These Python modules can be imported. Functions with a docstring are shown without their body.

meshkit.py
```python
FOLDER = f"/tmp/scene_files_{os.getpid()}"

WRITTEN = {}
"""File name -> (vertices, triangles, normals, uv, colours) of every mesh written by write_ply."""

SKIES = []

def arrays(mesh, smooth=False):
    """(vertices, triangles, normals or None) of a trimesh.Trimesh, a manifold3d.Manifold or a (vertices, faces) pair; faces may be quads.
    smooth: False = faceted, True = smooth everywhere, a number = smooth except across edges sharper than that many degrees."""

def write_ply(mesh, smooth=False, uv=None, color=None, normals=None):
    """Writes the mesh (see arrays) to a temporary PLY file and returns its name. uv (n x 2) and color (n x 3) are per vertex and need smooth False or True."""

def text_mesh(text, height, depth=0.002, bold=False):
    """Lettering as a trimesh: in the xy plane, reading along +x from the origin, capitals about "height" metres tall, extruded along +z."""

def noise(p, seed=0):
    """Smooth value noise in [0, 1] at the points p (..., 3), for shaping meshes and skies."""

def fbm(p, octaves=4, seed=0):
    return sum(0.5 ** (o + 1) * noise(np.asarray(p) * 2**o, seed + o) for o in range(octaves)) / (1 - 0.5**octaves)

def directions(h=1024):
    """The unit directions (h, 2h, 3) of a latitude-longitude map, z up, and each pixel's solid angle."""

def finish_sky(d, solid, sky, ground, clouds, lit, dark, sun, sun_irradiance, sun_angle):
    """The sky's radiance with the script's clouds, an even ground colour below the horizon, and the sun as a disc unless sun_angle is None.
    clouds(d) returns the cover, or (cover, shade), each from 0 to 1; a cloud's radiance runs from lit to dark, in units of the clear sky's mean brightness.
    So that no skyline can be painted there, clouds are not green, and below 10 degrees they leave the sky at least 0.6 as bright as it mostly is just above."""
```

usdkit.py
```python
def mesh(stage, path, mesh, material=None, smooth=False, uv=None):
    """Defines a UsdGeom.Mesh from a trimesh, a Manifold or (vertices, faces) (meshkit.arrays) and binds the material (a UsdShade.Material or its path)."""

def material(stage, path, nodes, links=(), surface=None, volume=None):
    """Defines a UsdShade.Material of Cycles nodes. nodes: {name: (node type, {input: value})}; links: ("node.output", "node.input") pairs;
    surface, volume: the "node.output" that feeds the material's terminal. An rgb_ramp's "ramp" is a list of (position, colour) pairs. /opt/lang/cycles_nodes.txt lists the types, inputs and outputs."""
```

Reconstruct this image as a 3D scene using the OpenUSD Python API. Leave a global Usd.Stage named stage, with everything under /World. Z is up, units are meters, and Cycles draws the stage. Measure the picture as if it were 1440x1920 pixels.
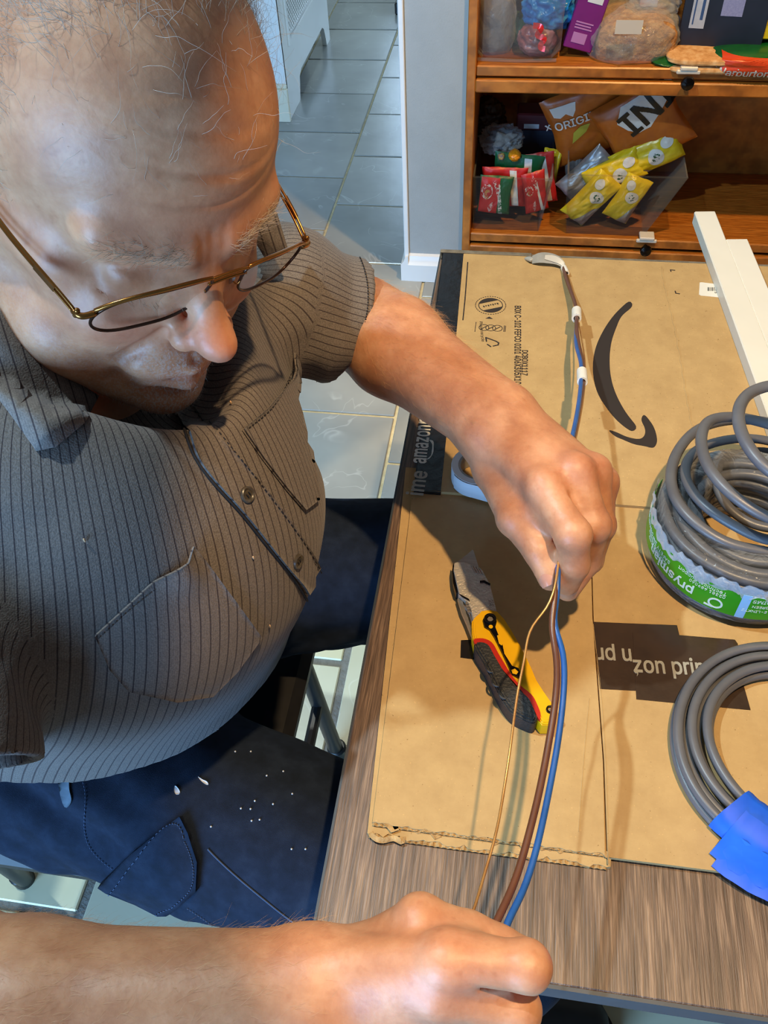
import math, random, re
import numpy as np, trimesh, usdkit, meshkit
import shapely.geometry as sg, shapely.affinity as sa, shapely.ops as so
import manifold3d as m3
from pxr import Usd, UsdGeom, UsdLux, UsdShade, Gf, Sdf, Vt

stage = Usd.Stage.CreateInMemory()
UsdGeom.SetStageUpAxis(stage, 'Z'); UsdGeom.SetStageMetersPerUnit(stage, 1.0)
UsdGeom.Xform.Define(stage, '/World')
# ---------------------------------------------------------------- camera
F, PITCH, ROLL, YAW = 1580.04, 0.85246, -0.066247, 0.1983      # focal length in pixels of the 1440 x 1920 frame
def _cam():
    cp, sp = math.cos(PITCH), math.sin(PITCH)
    r = np.array([1, 0, 0.]); f = np.array([0, cp, -sp]); u = np.array([0, sp, cp])
    c, s = math.cos(ROLL), math.sin(ROLL)
    M = np.stack([c*r+s*u, -s*r+c*u, -f], 1)
    a, b = math.cos(YAW), math.sin(YAW)
    return np.array([[a, -b, 0], [b, a, 0], [0, 0, 1]]) @ M
R = _cam(); C = np.array([0, 0, 1.38])
cam = UsdGeom.Camera.Define(stage, '/World/camera')
cam.CreateHorizontalApertureAttr(36.0); cam.CreateVerticalApertureAttr(48.0)
cam.CreateFocalLengthAttr(36.0*F/1440)
cam.CreateClippingRangeAttr(Gf.Vec2f(0.02, 100))
_m = np.eye(4); _m[:3, :3] = R.T; _m[3, :3] = C
cam.AddTransformOp().Set(Gf.Matrix4d(*_m.ravel().tolist()))
cam.CreateExposureAttr(0.26)
# ---------------------------------------------------------------- light
def lamp(name, pos, color, power, radius, aim=None, half=None, soft=.12):
    l = UsdLux.SphereLight.Define(stage, '/World/'+name); pos = np.array(pos, float)
    l.CreateRadiusAttr(radius); l.CreateIntensityAttr(power/(4*math.pi**2*radius**2)); l.CreateColorAttr(Gf.Vec3f(*color))
    M = np.eye(4); M[3, :3] = pos
    if aim is not None:                                          # a cone of light along -z, shaped to choose what the lamp reaches
        z = pos-np.array(aim, float); z /= np.linalg.norm(z); x = np.cross([0, 1, 0], z); x /= np.linalg.norm(x)
        M[0, :3], M[1, :3], M[2, :3] = x, np.cross(z, x), z
        sh = UsdLux.ShapingAPI.Apply(l.GetPrim()); sh.CreateShapingConeAngleAttr(half); sh.CreateShapingConeSoftnessAttr(soft)
    l.AddTransformOp().Set(Gf.Matrix4d(*M.ravel().tolist()))
def window_light(name, pos, rot, w, h, color, inten):
    l = UsdLux.RectLight.Define(stage, '/World/'+name)
    l.AddTranslateOp().Set(Gf.Vec3d(*pos)); l.AddRotateXYZOp().Set(Gf.Vec3f(*rot))
    l.CreateWidthAttr(w); l.CreateHeightAttr(h); l.CreateIntensityAttr(inten); l.CreateColorAttr(Gf.Vec3f(*color))
lamp('downlight_cool', (-0.78, 0.46, 2.38), (.68, .87, .95), 84, .022)
lamp('spot_warm', (0.27, 0.17, 2.38), (1.0, .69, .36), 98, .022, (.38, .50, .75), 22.9, .05)  # cone edge shaped to leave his head out of the warm light
lamp('added_cabinet_fill', (0.45, 1.30, 2.38), (1.0, .58, .20), 120, .03, (.45, 2.1, .3), 28, .3)  # added fill lamp, brightens the cabinet front and rails
lamp('added_floor_fill', (-0.85, 1.30, 2.38), (.90, .93, .84), 100, .022, (-.55, 1.25, 0), 21, .3)  # added fill lamp for the hall floor, cone kept off the table
window_light('window_daylight', (-1.35, -2.05, 1.05), (90, 0, -34), 1.5, 1.5, (.27, .56, 1.0), 21)       # window behind the photographer
window_light('window_hall', (-.7, 6.3, 1.6), (-90, 0, 0), 1.1, 1.3, (.50, .72, 1.0), 5)
window_light('added_side_fill', (1.9, 4.4, 1.4), (90, 0, 90), 1.2, 1.3, (.50, .74, 1.0), 9)              # added light, no known window, brightens the radiator cover
dome = UsdLux.DomeLight.Define(stage, '/World/sky'); dome.CreateIntensityAttr(.03); dome.CreateColorAttr(Gf.Vec3f(.72, .85, 1.0))
# ---------------------------------------------------------------- projection helpers (the camera's rays, used to find where things stand)
def ray(x, y): return R @ np.array([(x-720)/F, -(y-960)/F, -1.])
def dep(x, y, d): return C + ray(x, y)*d
def onz(x, y, z): d = ray(x, y); return C + d*(z-C[2])/d[2]
def ony(x, y, Y): d = ray(x, y); return C + d*(Y-C[1])/d[1]
def onx(x, y, X): d = ray(x, y); return C + d*(X-C[0])/d[0]
def V(*a): return np.array(a, float)
def unit(v): v = np.asarray(v, float); return v/(np.linalg.norm(v, axis=-1, keepdims=True)+1e-12)
rng = np.random.default_rng(7)
# ---------------------------------------------------------------- prims
_names = {}
def _path(parent, name):
    n = _names.get((parent, name), 0); _names[(parent, name)] = n+1
    return parent + '/' + (name if n == 0 else f'{name}_{n:03d}')
_base = {}
GROUPS = {'crisp_packet': 'yellow crisp packets in the clear bin', 'snack_pack': 'snack packs in the clear bin', 'multipack_bag': 'orange-brown multipack bags', 'flatbread_packet': 'flatbread packets on the upper shelf', 'black_tub': 'black tubs on the upper shelf',
    'wire': 'wires held in both hands', 'wire_tape': 'white tape wraps on the wires', 'cable_trunking': 'white trunking lengths on the cardboard', 'cable_coil': 'grey cable coils on the cardboard', 'door_catch': 'catches on the shelf edges', 'food_bag': 'bags of food on the upper shelf', 'sweet': 'wrapped sweets on the snack bin', 'silver_packet': 'silver packets by the crisp bin', 'crumpled_bag': 'bags above the snack bin'}
def _tags(p, label=None, cat=None, group=None, kind=None):
    if cat and not group: group = GROUPS.get(re.sub(r'_[0-9]{3}$', '', p.GetName()))
    for k, v in (('label', label), ('category', cat), ('group', group), ('kind', kind)):
        if v: p.SetCustomDataByKey(k, v)
def thing(name, label, cat, base=(0, 0, 0), group=None, kind=None):
    path = _path('/World', name); x = UsdGeom.Xform.Define(stage, path)
    x.AddTranslateOp().Set(Gf.Vec3d(*map(float, base))); _base[path] = np.array(base, float)
    _tags(x.GetPrim(), label, cat, group, kind)
    return path
def add(path, mesh, mat, off, smooth, pv):
    if isinstance(mesh, (list,)): mesh = trimesh.util.concatenate(mesh)
    v, f, n = meshkit.arrays(mesh, smooth)
    m = UsdGeom.Mesh.Define(stage, path)
    m.CreatePointsAttr(Vt.Vec3fArray.FromNumpy((v-off).astype(np.float32)))
    m.CreateFaceVertexCountsAttr(Vt.IntArray.FromNumpy(np.full(len(f), 3, np.int32)))
    m.CreateFaceVertexIndicesAttr(Vt.IntArray.FromNumpy(f.astype(np.int32).ravel()))
    m.CreateSubdivisionSchemeAttr('none')
    if n is not None:
        m.CreateNormalsAttr(Vt.Vec3fArray.FromNumpy(n.astype(np.float32))); m.SetNormalsInterpolation('vertex')
    for k, a in (pv or {}).items():
        a = np.asarray(a, np.float32)
        if a.ndim == 1: UsdGeom.PrimvarsAPI(m).CreatePrimvar(k, Sdf.ValueTypeNames.FloatArray, 'vertex').Set(Vt.FloatArray.FromNumpy(a))
        else: UsdGeom.PrimvarsAPI(m).CreatePrimvar(k, Sdf.ValueTypeNames.Float3Array, 'vertex').Set(Vt.Vec3fArray.FromNumpy(a))
    if mat is not None: UsdShade.MaterialBindingAPI.Apply(m.GetPrim()).Bind(mat)
    return m
def part(parent, name, mesh, mat, smooth=35, label=None, kind=None, pv=None):
    path = _path(parent, name); off = _base.get(parent, np.zeros(3)); _base[path] = off
    if parent and stage.GetPrimAtPath(parent).IsA(UsdGeom.Mesh): pass
    m = add(path, mesh, mat, off, smooth, pv); _tags(m.GetPrim(), label, None, None, kind)
    return path
def solo(name, mesh, mat, label=None, cat=None, group=None, kind=None, smooth=35, pv=None):
    path = _path('/World', name); _base[path] = np.zeros(3)
    m = add(path, mesh, mat, 0, smooth, pv); _tags(m.GetPrim(), label, cat, group, kind)
    return path
def struct(name, mesh, mat, smooth=35, label=None): return solo(name, mesh, mat, label, None, None, 'structure', smooth)
def curves(parent, name, polys, radii, mat, kind=None, label=None):
    path = _path(parent, name); off = _base.get(parent, np.zeros(3))
    c = UsdGeom.BasisCurves.Define(stage, path)
    c.CreateTypeAttr('linear'); c.CreateCurveVertexCountsAttr(Vt.IntArray([len(p) for p in polys]))
    pts = np.concatenate(polys) - off
    c.CreatePointsAttr(Vt.Vec3fArray.FromNumpy(pts.astype(np.float32)))
    w = np.concatenate([np.linspace(1, .25, len(p))*2*r for p, r in zip(polys, radii)])
    c.CreateWidthsAttr(Vt.FloatArray.FromNumpy(w.astype(np.float32))); c.SetWidthsInterpolation('vertex')
    UsdShade.MaterialBindingAPI.Apply(c.GetPrim()).Bind(mat); _tags(c.GetPrim(), label, None, None, kind)
    return path
# ---------------------------------------------------------------- materials
_mats = {}
def lin(h):
    h = h.lstrip('#'); c = np.array([int(h[i:i+2], 16)/255 for i in (0, 2, 4)])
    return np.where(c <= .04045, c/12.92, ((c+.055)/1.055)**2.4)
def mat(name, nodes, links, surface): return usdkit.material(stage, '/World/Looks/'+name, nodes, links, surface=surface)
def plain(name, col, rough=.5, noise=None, bump=None, metal=0, spec=.5, **kw):
    """col: colour or (a, b) mixed by noise=(scale, stretch xyz); bump=(scale, distance, strength)"""
    if name in _mats: return _mats[name]
    cols = [lin(c) if isinstance(c, str) else np.array(c, float) for c in (col if not isinstance(col, str) and isinstance(col[0], (str, list, tuple)) else [col])]
    nodes = {'p': ('principled_bsdf', {'base_color': cols[0], 'roughness': rough, 'metallic': metal, 'specular_ior_level': spec, **kw})}
    links = []
    if noise or bump: nodes['tc'] = ('texture_coordinate', {})
    if noise:
        s, st = noise[0], (noise[1] if len(noise) > 1 else (1, 1, 1))
        nodes['mp'] = ('mapping', {'scale': st}); nodes['n'] = ('noise_texture', {'scale': s, 'detail': 5, 'roughness': .6})
        n = len(cols); lo, hi = .32, .68
        nodes['r'] = ('rgb_ramp', {'ramp': [(lo+(hi-lo)*i/(n-1), c) for i, c in enumerate(cols)]})
        links += [('tc.object', 'mp.vector'), ('mp.vector', 'n.vector'), ('n.fac', 'r.fac'), ('r.color', 'p.base_color')]
    if bump:
        nodes['bn'] = ('noise_texture', {'scale': bump[0], 'detail': 4}); nodes['b'] = ('bump', {'distance': bump[1], 'strength': bump[2] if len(bump) > 2 else 1})
        src = 'tc.object'
        if noise and len(noise) > 1: src = 'mp.vector'
        links += [(src, 'bn.vector'), ('bn.fac', 'b.height'), ('b.normal', 'p.normal')]
    _mats[name] = mat(name, nodes, links, 'p.BSDF'); return _mats[name]
# ---------------------------------------------------------------- meshes
def box(lo, hi, bev=0.0):
    lo, hi = np.array(lo, float), np.array(hi, float)
    if bev:
        bev = min(bev, .49*min(hi-lo))
        pts = []
        for i in range(3):
            for s in np.ndindex(2, 2, 2):
                p = np.array([(lo, hi)[s[k]][k] for k in range(3)])
                for k in range(3):
                    if k != i: p[k] += bev*(1-2*s[k])
                pts.append(p)
        return trimesh.convex.convex_hull(np.array(pts))
    b = trimesh.creation.box(hi-lo); b.apply_translation((lo+hi)/2); return b
def tube(pts, r, sides=10, caps=True):
    pts = np.asarray(pts, float); n = len(pts); r = np.broadcast_to(r, (n,))
    t = unit(np.gradient(pts, axis=0)); a = np.zeros_like(pts)
    x = np.cross(t[0], [0, 0, 1.]); x = np.cross(t[0], [1., 0, 0]) if np.linalg.norm(x) < .1 else x
    a[0] = unit(x)
    for i in range(1, n): a[i] = unit(a[i-1]-t[i]*np.dot(a[i-1], t[i]))
    b = np.cross(t, a); ang = np.arange(sides)*2*np.pi/sides
    v = (pts[:, None]+r[:, None, None]*(np.cos(ang)[None, :, None]*a[:, None]+np.sin(ang)[None, :, None]*b[:, None])).reshape(-1, 3)
    f = []
    for i in range(n-1):
        for j in range(sides):
            p, q = i*sides+j, i*sides+(j+1) % sides
            f += [[p, q, q+sides], [p, q+sides, p+sides]]
    if caps:
        v = np.vstack([v, pts[0], pts[-1]]); k = n*sides
        for j in range(sides):
            f += [[k, (j+1) % sides, j], [k+1, k-sides+j, k-sides+(j+1) % sides]]
    return trimesh.Trimesh(v, np.array(f), process=False)
def ribbon(pts, nrm, wid, th):
    """flat strip along pts; nrm: its normals (n x 3), wid width, th thickness"""
    pts = np.asarray(pts, float); n = len(pts); t = unit(np.gradient(pts, axis=0)); nrm = unit(np.broadcast_to(nrm, pts.shape))
    s = unit(np.cross(t, nrm)); nrm = np.cross(s, t); wid = np.broadcast_to(wid, (n,))[:, None]
    ring = np.stack([pts+s*wid/2, pts+s*wid/2+nrm*th, pts-s*wid/2+nrm*th, pts-s*wid/2], 1).reshape(-1, 3)
    f = []
    for i in range(n-1):
        for j in range(4):
            p, q = i*4+j, i*4+(j+1) % 4
            f += [[p, p+4, q+4], [p, q+4, q]]
    f += [[0, 1, 2], [0, 2, 3], [n*4-4, n*4-2, n*4-3], [n*4-4, n*4-1, n*4-2]]
    return trimesh.Trimesh(ring, np.array(f), process=False)
def spline(P, n=40, closed=False):
    from scipy.interpolate import CubicSpline
    P = np.asarray(P, float)
    if closed: P = np.vstack([P, P[:1]])
    d = np.r_[0, np.cumsum(np.linalg.norm(np.diff(P, axis=0), axis=1)+1e-9)]
    cs = CubicSpline(d, P, bc_type='periodic' if closed else 'not-a-knot' if len(P) > 3 else 'natural')
    return cs(np.linspace(0, d[-1], n))
def extrude(poly, h, z=0.0):
    ms = [trimesh.creation.extrude_polygon(g, h, engine='earcut') for g in getattr(poly, 'geoms', [poly]) if g.area > 1e-10]
    m = trimesh.util.concatenate(ms); m.apply_translation([0, 0, z]); return m
def lathe(prof, n=32, center=(0, 0, 0), axis=None):
    m = trimesh.creation.revolve(np.array(prof, float), sections=n)
    if axis is not None: m.apply_transform(trimesh.geometry.align_vectors([0, 0, 1], unit(axis)))
    m.apply_translation(center); return m
def frame(o, x, y, z):
    T = np.eye(4); T[:3, 0], T[:3, 1], T[:3, 2], T[:3, 3] = x, y, z, o; return T
def text_poly(text, height, bold=False):
    m = meshkit.text_mesh(text, height, .0004, bold); return m
def place_text(text, height, o, xdir, ydir, depth=.0002, bold=False, width=None):
    m = meshkit.text_mesh(text, height, depth, bold); x, y = unit(xdir), unit(ydir)
    if width:
        s = width/(m.bounds[1][0]-m.bounds[0][0]); m.apply_scale([s, 1, 1])
    m.apply_transform(frame(o, x, y, np.cross(x, y))); return m
# ---------------------------------------------------------------- the room
TILE, X1, Y1, DL = .3326, -.5875, 3.7620, -.1553          # brick-bond floor tiles, seen from the fitted ground plane
def tile_mat(name, a, b, vein):
    return mat(name, {'tc': ('texture_coordinate', {}), 'n': ('noise_texture', {'scale': 5, 'detail': 6}), 'r': ('rgb_ramp', {'ramp': [(.3, lin(a)), (.7, lin(b))]}),
        'o': ('object_info', {}), 'v1': ('vector_math', {'math_type': 'multiply', 'vector2': (1, 1, 1)}), 'n2': ('noise_texture', {'scale': 7, 'detail': 2, 'distortion': 1.2}),
        'ab': ('math', {'math_type': 'subtract', 'value2': .5}), 'ab2': ('math', {'math_type': 'absolute'}), 'rv': ('rgb_ramp', {'ramp': [(0, (.55, .55, .55)), (.006, (.3, .3, .3)), (.014, (0, 0, 0)), (1, (0, 0, 0))]}),
        'n3': ('noise_texture', {'scale': 9, 'detail': 1}), 'mk': ('rgb_ramp', {'ramp': [(.50, (0, 0, 0)), (.62, (1, 1, 1))]}), 'mm': ('math', {'math_type': 'multiply'}),
        'mx': ('mix_color', {'b': lin(vein)}), 'bp': ('bump', {'distance': .004, 'strength': .35}), 'p': ('principled_bsdf', {'roughness': .22, 'specular_ior_level': .5})},
        [('tc.object', 'n.vector'), ('tc.object', 'n2.vector'), ('tc.object', 'n3.vector'), ('n.fac', 'r.fac'), ('n2.fac', 'ab.value1'), ('ab.value', 'ab2.value1'), ('ab2.value', 'rv.fac'),
         ('n3.fac', 'mk.fac'), ('rv.color', 'mm.value1'), ('mk.color', 'mm.value2'), ('mm.value', 'mx.fac'), ('r.color', 'mx.a'), ('mx.result', 'p.base_color'), ('n.fac', 'bp.height'), ('bp.normal', 'p.normal')], 'p.BSDF')
SLATE = [tile_mat('slate_tile', '#8b8e8c', '#9fa29f', '#b9bcbb'), tile_mat('slate_tile_dark', '#818584', '#949896', '#b0b4b4')]
PALE = [tile_mat('pale_tile', '#d6cda4', '#e2dab8', '#ece8d4'), tile_mat('pale_tile_grey', '#c8c2a2', '#d6d0b4', '#e4e0cc')]
GROUT = plain('grout', ('#b3a682', '#cbbf9a'), .9, noise=(60,), bump=(200, .002))
GROUT2 = plain('grout_dark', ('#6f6d66', '#85827a'), .9, noise=(60,), bump=(200, .002))
fl = struct('floor', box((-1.9, -1.6, -.06), (2.3, 7.0, -.004)), GROUT)
part(fl, 'grout', box((-1.9, -1.6, -.0045), (.3, .954, -.0035)), GROUT2)
def tile(x0, y0, x1, y1, g, ms): part(fl, 'tile', box((x0+g, y0+g, -.012), (x1-g, y1-g, float(rng.uniform(-.0006, .0006))), .0022), ms, smooth=False)
for c in range(-4, 3):
    for r in range(-8, 12):
        x0 = X1+c*TILE; y0 = Y1-r*.325+(DL if c % 2 else 0)
        if y0+.325 > .99 and y0 < 5.6: tile(x0, max(y0, .954), x0+TILE, y0+.325, .0035, SLATE[int(rng.integers(2))])
    for r in range(-2, 3):
        y0 = .304+r*.325+(0 if c % 2 else .17)
        if y0 < .93: tile(X1+c*TILE, y0, X1+(c+1)*TILE, min(y0+.325, .954), .007, PALE[int(rng.integers(2))])
GREY = plain('grey_wall_paint', ('#9fa3a1', '#a7aba9'), .55, noise=(9,), bump=(260, .0015, .3))
CREAM = plain('cream_wall_paper', ('#d9d0b8', '#e4dcc6'), .8, noise=(14,), bump=(70, .004, .8))
WHITE = plain('white_gloss_paint', ('#e2e4e2', '#e9ebe9'), .28, noise=(4,))
struct('wall_far', box((-.297, 2.075, 0), (-.150, 2.6, 2.45)), GREY)
trim = struct('trim_1', box((-.309, 2.066, .0), (-.296, 2.6, 2.45), .002), WHITE)
b0 = thing('baseboard_far', 'white skirting board along the foot of the grey pier', None, (-.3, 2.06, 0), kind='structure')
prof = sg.Polygon([(0, 0), (.021, 0), (.021, .052), (.016, .058), (.012, .064), (.009, .074), (0, .078)])
m = extrude(prof, .150); m.apply_transform(frame(V(-.300, 2.0755, 0), V(0, -1, 0), V(0, 0, 1), V(1, 0, 0)) @ np.diag([1, 1, 1, 1.])); m.fix_normals()
part(b0, 'board', m, WHITE)
m = extrude(prof, .5); m.apply_transform(frame(V(-.297, 2.055, 0), V(-1, 0, 0), V(0, 0, 1), V(0, 1, 0))); m.fix_normals()
part(b0, 'return_board', m, WHITE)
struct('wall_left', box((-1.95, 3.05, 0), (-1.01, 7.0, 2.45)), CREAM)
struct('wall_back', box((-1.95, 6.5, 0), (2.3, 6.6, 2.45)), CREAM)
struct('wall_right', box((-.150, 2.50, 0), (2.3, 2.6, 2.45)), CREAM)
# radiator cover at the end of the hall wall
rc = thing('radiator_cover', 'white radiator cover with lattice grille and cut-out feet against the hall wall', 'radiator cover', (-.93, 3.05, 0))
def yz_panel(poly, x0, x1):
    m = extrude(poly, x1-x0); m.apply_transform(frame(V(x0, 0, 0), V(0, 1, 0), V(0, 0, 1), V(1, 0, 0))); return m
Y0, Y2 = 3.05, 4.05
out = sg.Polygon([(Y0, 0), (Y0+.17, 0), (Y0+.20, .075), (Y0+.235, .09), (Y2-.36, .09), (Y2-.33, .075), (Y2-.31, .03), (Y2-.30, 0), (Y2-.23, 0), (Y2-.23, .85), (Y0, .85)])
hole = sg.box(Y0+.10, .24, Y2-.32, .74)
part(rc, 'front_panel', yz_panel(out.difference(hole), -.885, -.866), WHITE)
lat = []
sp = .022
for s in (-1, 1):
    for k in np.arange(-1.2, 2.2, sp):
        ln = sg.LineString([(Y0+k, -.2 if s > 0 else 1.6), (Y0+k+1.8, 1.6 if s > 0 else -.2)]).buffer(.0032)
        lat.append(ln)
part(rc, 'lattice_grille', yz_panel(so.unary_union(lat).intersection(hole.buffer(.004)), -.880, -.874), WHITE)
part(rc, 'panel_moulding', yz_panel(hole.buffer(.016, join_style=2).difference(hole), -.867, -.858), WHITE)
part(rc, 'end_panel', box((-.99, 3.046, 0), (-.866, 3.062, .85), .002), WHITE)
part(rc, 'end_skirting', [box((-.995, 3.028, 0), (-.8615, 3.046, .115), .002), box((-.995, 3.034, .115), (-.8625, 3.046, .13), .004)], plain('cream_gloss', ('#ddd6bd', '#e4ddc8'), .4, noise=(5,)))
part(rc, 'top_board', box((-1.0, 3.03, .85), (-.845, 3.84, .875), .004), WHITE)
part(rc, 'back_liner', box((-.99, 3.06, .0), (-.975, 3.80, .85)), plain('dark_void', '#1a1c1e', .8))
hs = thing('hall_stool', 'dark low stool with pale top on slate floor at the far end of the hall', 'stool', (-.55, 4.25, 0))
part(hs, 'top', box((-.60, 4.12, .05), (-.20, 4.5, .075), .008), plain('pale_felt', ('#7d8384', '#979c9b'), .9, noise=(50,)))
part(hs, 'frame', box((-.625, 4.10, .0), (-.19, 4.52, .05), .006), plain('black_wood', '#15171a', .4))
# ---------------------------------------------------------------- table
def wood_mat(name, a, b, c, sx, sy, rough=.45):
    return mat(name, {'tc': ('texture_coordinate', {}), 'mp': ('mapping', {'scale': (sx, sy, sx)}), 'n': ('noise_texture', {'scale': 1, 'detail': 4, 'roughness': .65, 'distortion': .4}),
        'mp2': ('mapping', {'scale': (sx*3.1, sy*2.2, sx*3)}), 'n2': ('noise_texture', {'scale': 1, 'detail': 2}), 'r': ('rgb_ramp', {'ramp': [(.30, lin(a)), (.50, lin(b)), (.70, lin(c))]}),
        'r2': ('rgb_ramp', {'ramp': [(.35, (.62, .62, .62)), (.6, (1.0, 1.0, 1.0))]}), 'mx': ('mix_color', {'blend_type': 'multiply', 'fac': 1.0}),
        'bp': ('bump', {'distance': .0006, 'strength': .6}), 'p': ('principled_bsdf', {'roughness': rough})},
        [('tc.object', 'mp.vector'), ('tc.object', 'mp2.vector'), ('mp.vector', 'n.vector'), ('mp2.vector', 'n2.vector'), ('n.fac', 'r.fac'), ('n2.fac', 'r2.fac'), ('r.color', 'mx.a'), ('r2.color', 'mx.b'),
         ('mx.result', 'p.base_color'), ('n2.fac', 'bp.height'), ('bp.normal', 'p.normal')], 'p.BSDF')
OAK = wood_mat('grey_oak_laminate', '#4a392d', '#6a5343', '#957a63', 330, 14)
TZ = .75
tb = thing('table', 'table with grey-brown wood-grain laminate top and dark edge under the cardboard', 'table', (.5, .58, 0))
part(tb, 'tabletop', box((-.1, .142, TZ-.024), (1.25, 1.012, TZ), .0012), OAK)
EDGE = plain('dark_edge_band', ('#2a333d', '#323c46'), .5, noise=(30,))
part(tb, 'edge_band', [box((-.1004, .1395, TZ-.0235), (1.25, .1421, TZ-.0006)), box((-.1018, .1396, TZ-.0235), (-.0999, 1.012, TZ-.0012))], EDGE)
BLK = plain('black_steel', ('#121416', '#191b1e'), .42, noise=(30,))
for x, y in ((.02, .25), (1.18, .25), (.02, .92), (1.18, .92)):
    part(tb, 'leg', box((x-.022, y-.022, 0), (x+.022, y+.022, TZ-.024), .003), BLK)
part(tb, 'apron', [box((.02, .235, TZ-.07), (1.18, .255, TZ-.024)), box((.02, .91, TZ-.07), (1.18, .93, TZ-.024)), box((.01, .25, TZ-.07), (.03, .92, TZ-.024))], BLK)
# ---------------------------------------------------------------- flattened box
CARD = mat('cardboard', {'tc': ('texture_coordinate', {}), 'n': ('noise_texture', {'scale': 34, 'detail': 6, 'roughness': .7}), 'r': ('rgb_ramp', {'ramp': [(.3, lin('#a98a5c')), (.7, lin('#b99a69'))]}),
    'n2': ('noise_texture', {'scale': 420, 'detail': 1}), 'r2': ('rgb_ramp', {'ramp': [(.20, (.5, .43, .33)), (.27, (1, 1, 1)), (.70, (1, 1, 1)), (.78, (1.25, 1.22, 1.15))]}), 'mx': ('mix_color', {'blend_type': 'multiply', 'fac': .8}),
    'bp': ('bump', {'distance': .001, 'strength': .25}), 'p': ('principled_bsdf', {'roughness': .72, 'specular_ior_level': .35})},
    [('tc.object', 'n.vector'), ('tc.object', 'n2.vector'), ('n.fac', 'r.fac'), ('n2.fac', 'r2.fac'), ('r.color', 'mx.a'), ('r2.color', 'mx.b'), ('mx.result', 'p.base_color'), ('n.fac', 'bp.height'), ('bp.normal', 'p.normal')], 'p.BSDF')
TORN = plain('torn_cardboard', ('#8c6a3f', '#c09a63'), .9, noise=(120,), bump=(300, .002))
INK = plain('black_ink', '#2b211b', .6)
TAPE = plain('black_parcel_tape', ('#120f0d', '#1d1814'), .22, noise=(25,), bump=(55, .0015, .5))
TAPET = plain('brown_parcel_tape', ('#33251a', '#3f2e20'), .30, noise=(25,), bump=(55, .0015, .5))
TWHITE = plain('tape_print_white', '#d9d9d2', .4)
TGREY = plain('tape_print_grey', '#9a968a', .4)
cb = thing('cardboard_box', 'opened-out brown cardboard box lying flat on the table with printed smile and black tape', 'cardboard box', (.2, .6, TZ))
Z1, Z2, Z3 = TZ+.0036, TZ+.0072, TZ+.0108
def wav(p0, p1, n, amp, seed):
    p0, p1 = np.array(p0), np.array(p1); t = np.linspace(0, 1, n)[:, None]; d = unit(p1-p0); nn = np.array([-d[1], d[0]])
    w = (meshkit.noise(np.c_[np.arange(n)*.7+seed*9.3, np.zeros(n), np.zeros(n)])-.5)[:, None]*2*amp*(np.sin(np.pi*t) > -1)
    return p0+(p1-p0)*t+nn*w
def board(poly, z0, z1, name, m=CARD, **kw): return part(cb, name, extrude(poly, z1-z0, z0), m, smooth=20, **kw)
e1 = wav((-.0735, .2225), (.1030, .2215), 60, .0022, 1)
board(sg.Polygon(np.vstack([e1, [(.1035, .2310), (.60, .2335), (.60, .60), (-.0945, .60)]])), TZ, Z1, 'bottom_panel')
e2 = wav((-.0705, .2300), (.0985, .2290), 70, .0012, 2)
slit = [(.0985, .30), (.0937, .40), (.0921, .434), (.0915, .50), (.0915, .585)]
board(sg.Polygon(np.vstack([e2, slit, [(-.0835, .585)]])), Z1, Z2, 'left_flap')
board(sg.Polygon([(.1005, .2275), (.35, .2290), (.60, .2300), (.60, .585), (.0925, .585), (.0925, .50), (.0931, .434), (.0947, .40), (.0995, .30)]), Z1, Z2, 'right_flap')
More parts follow.
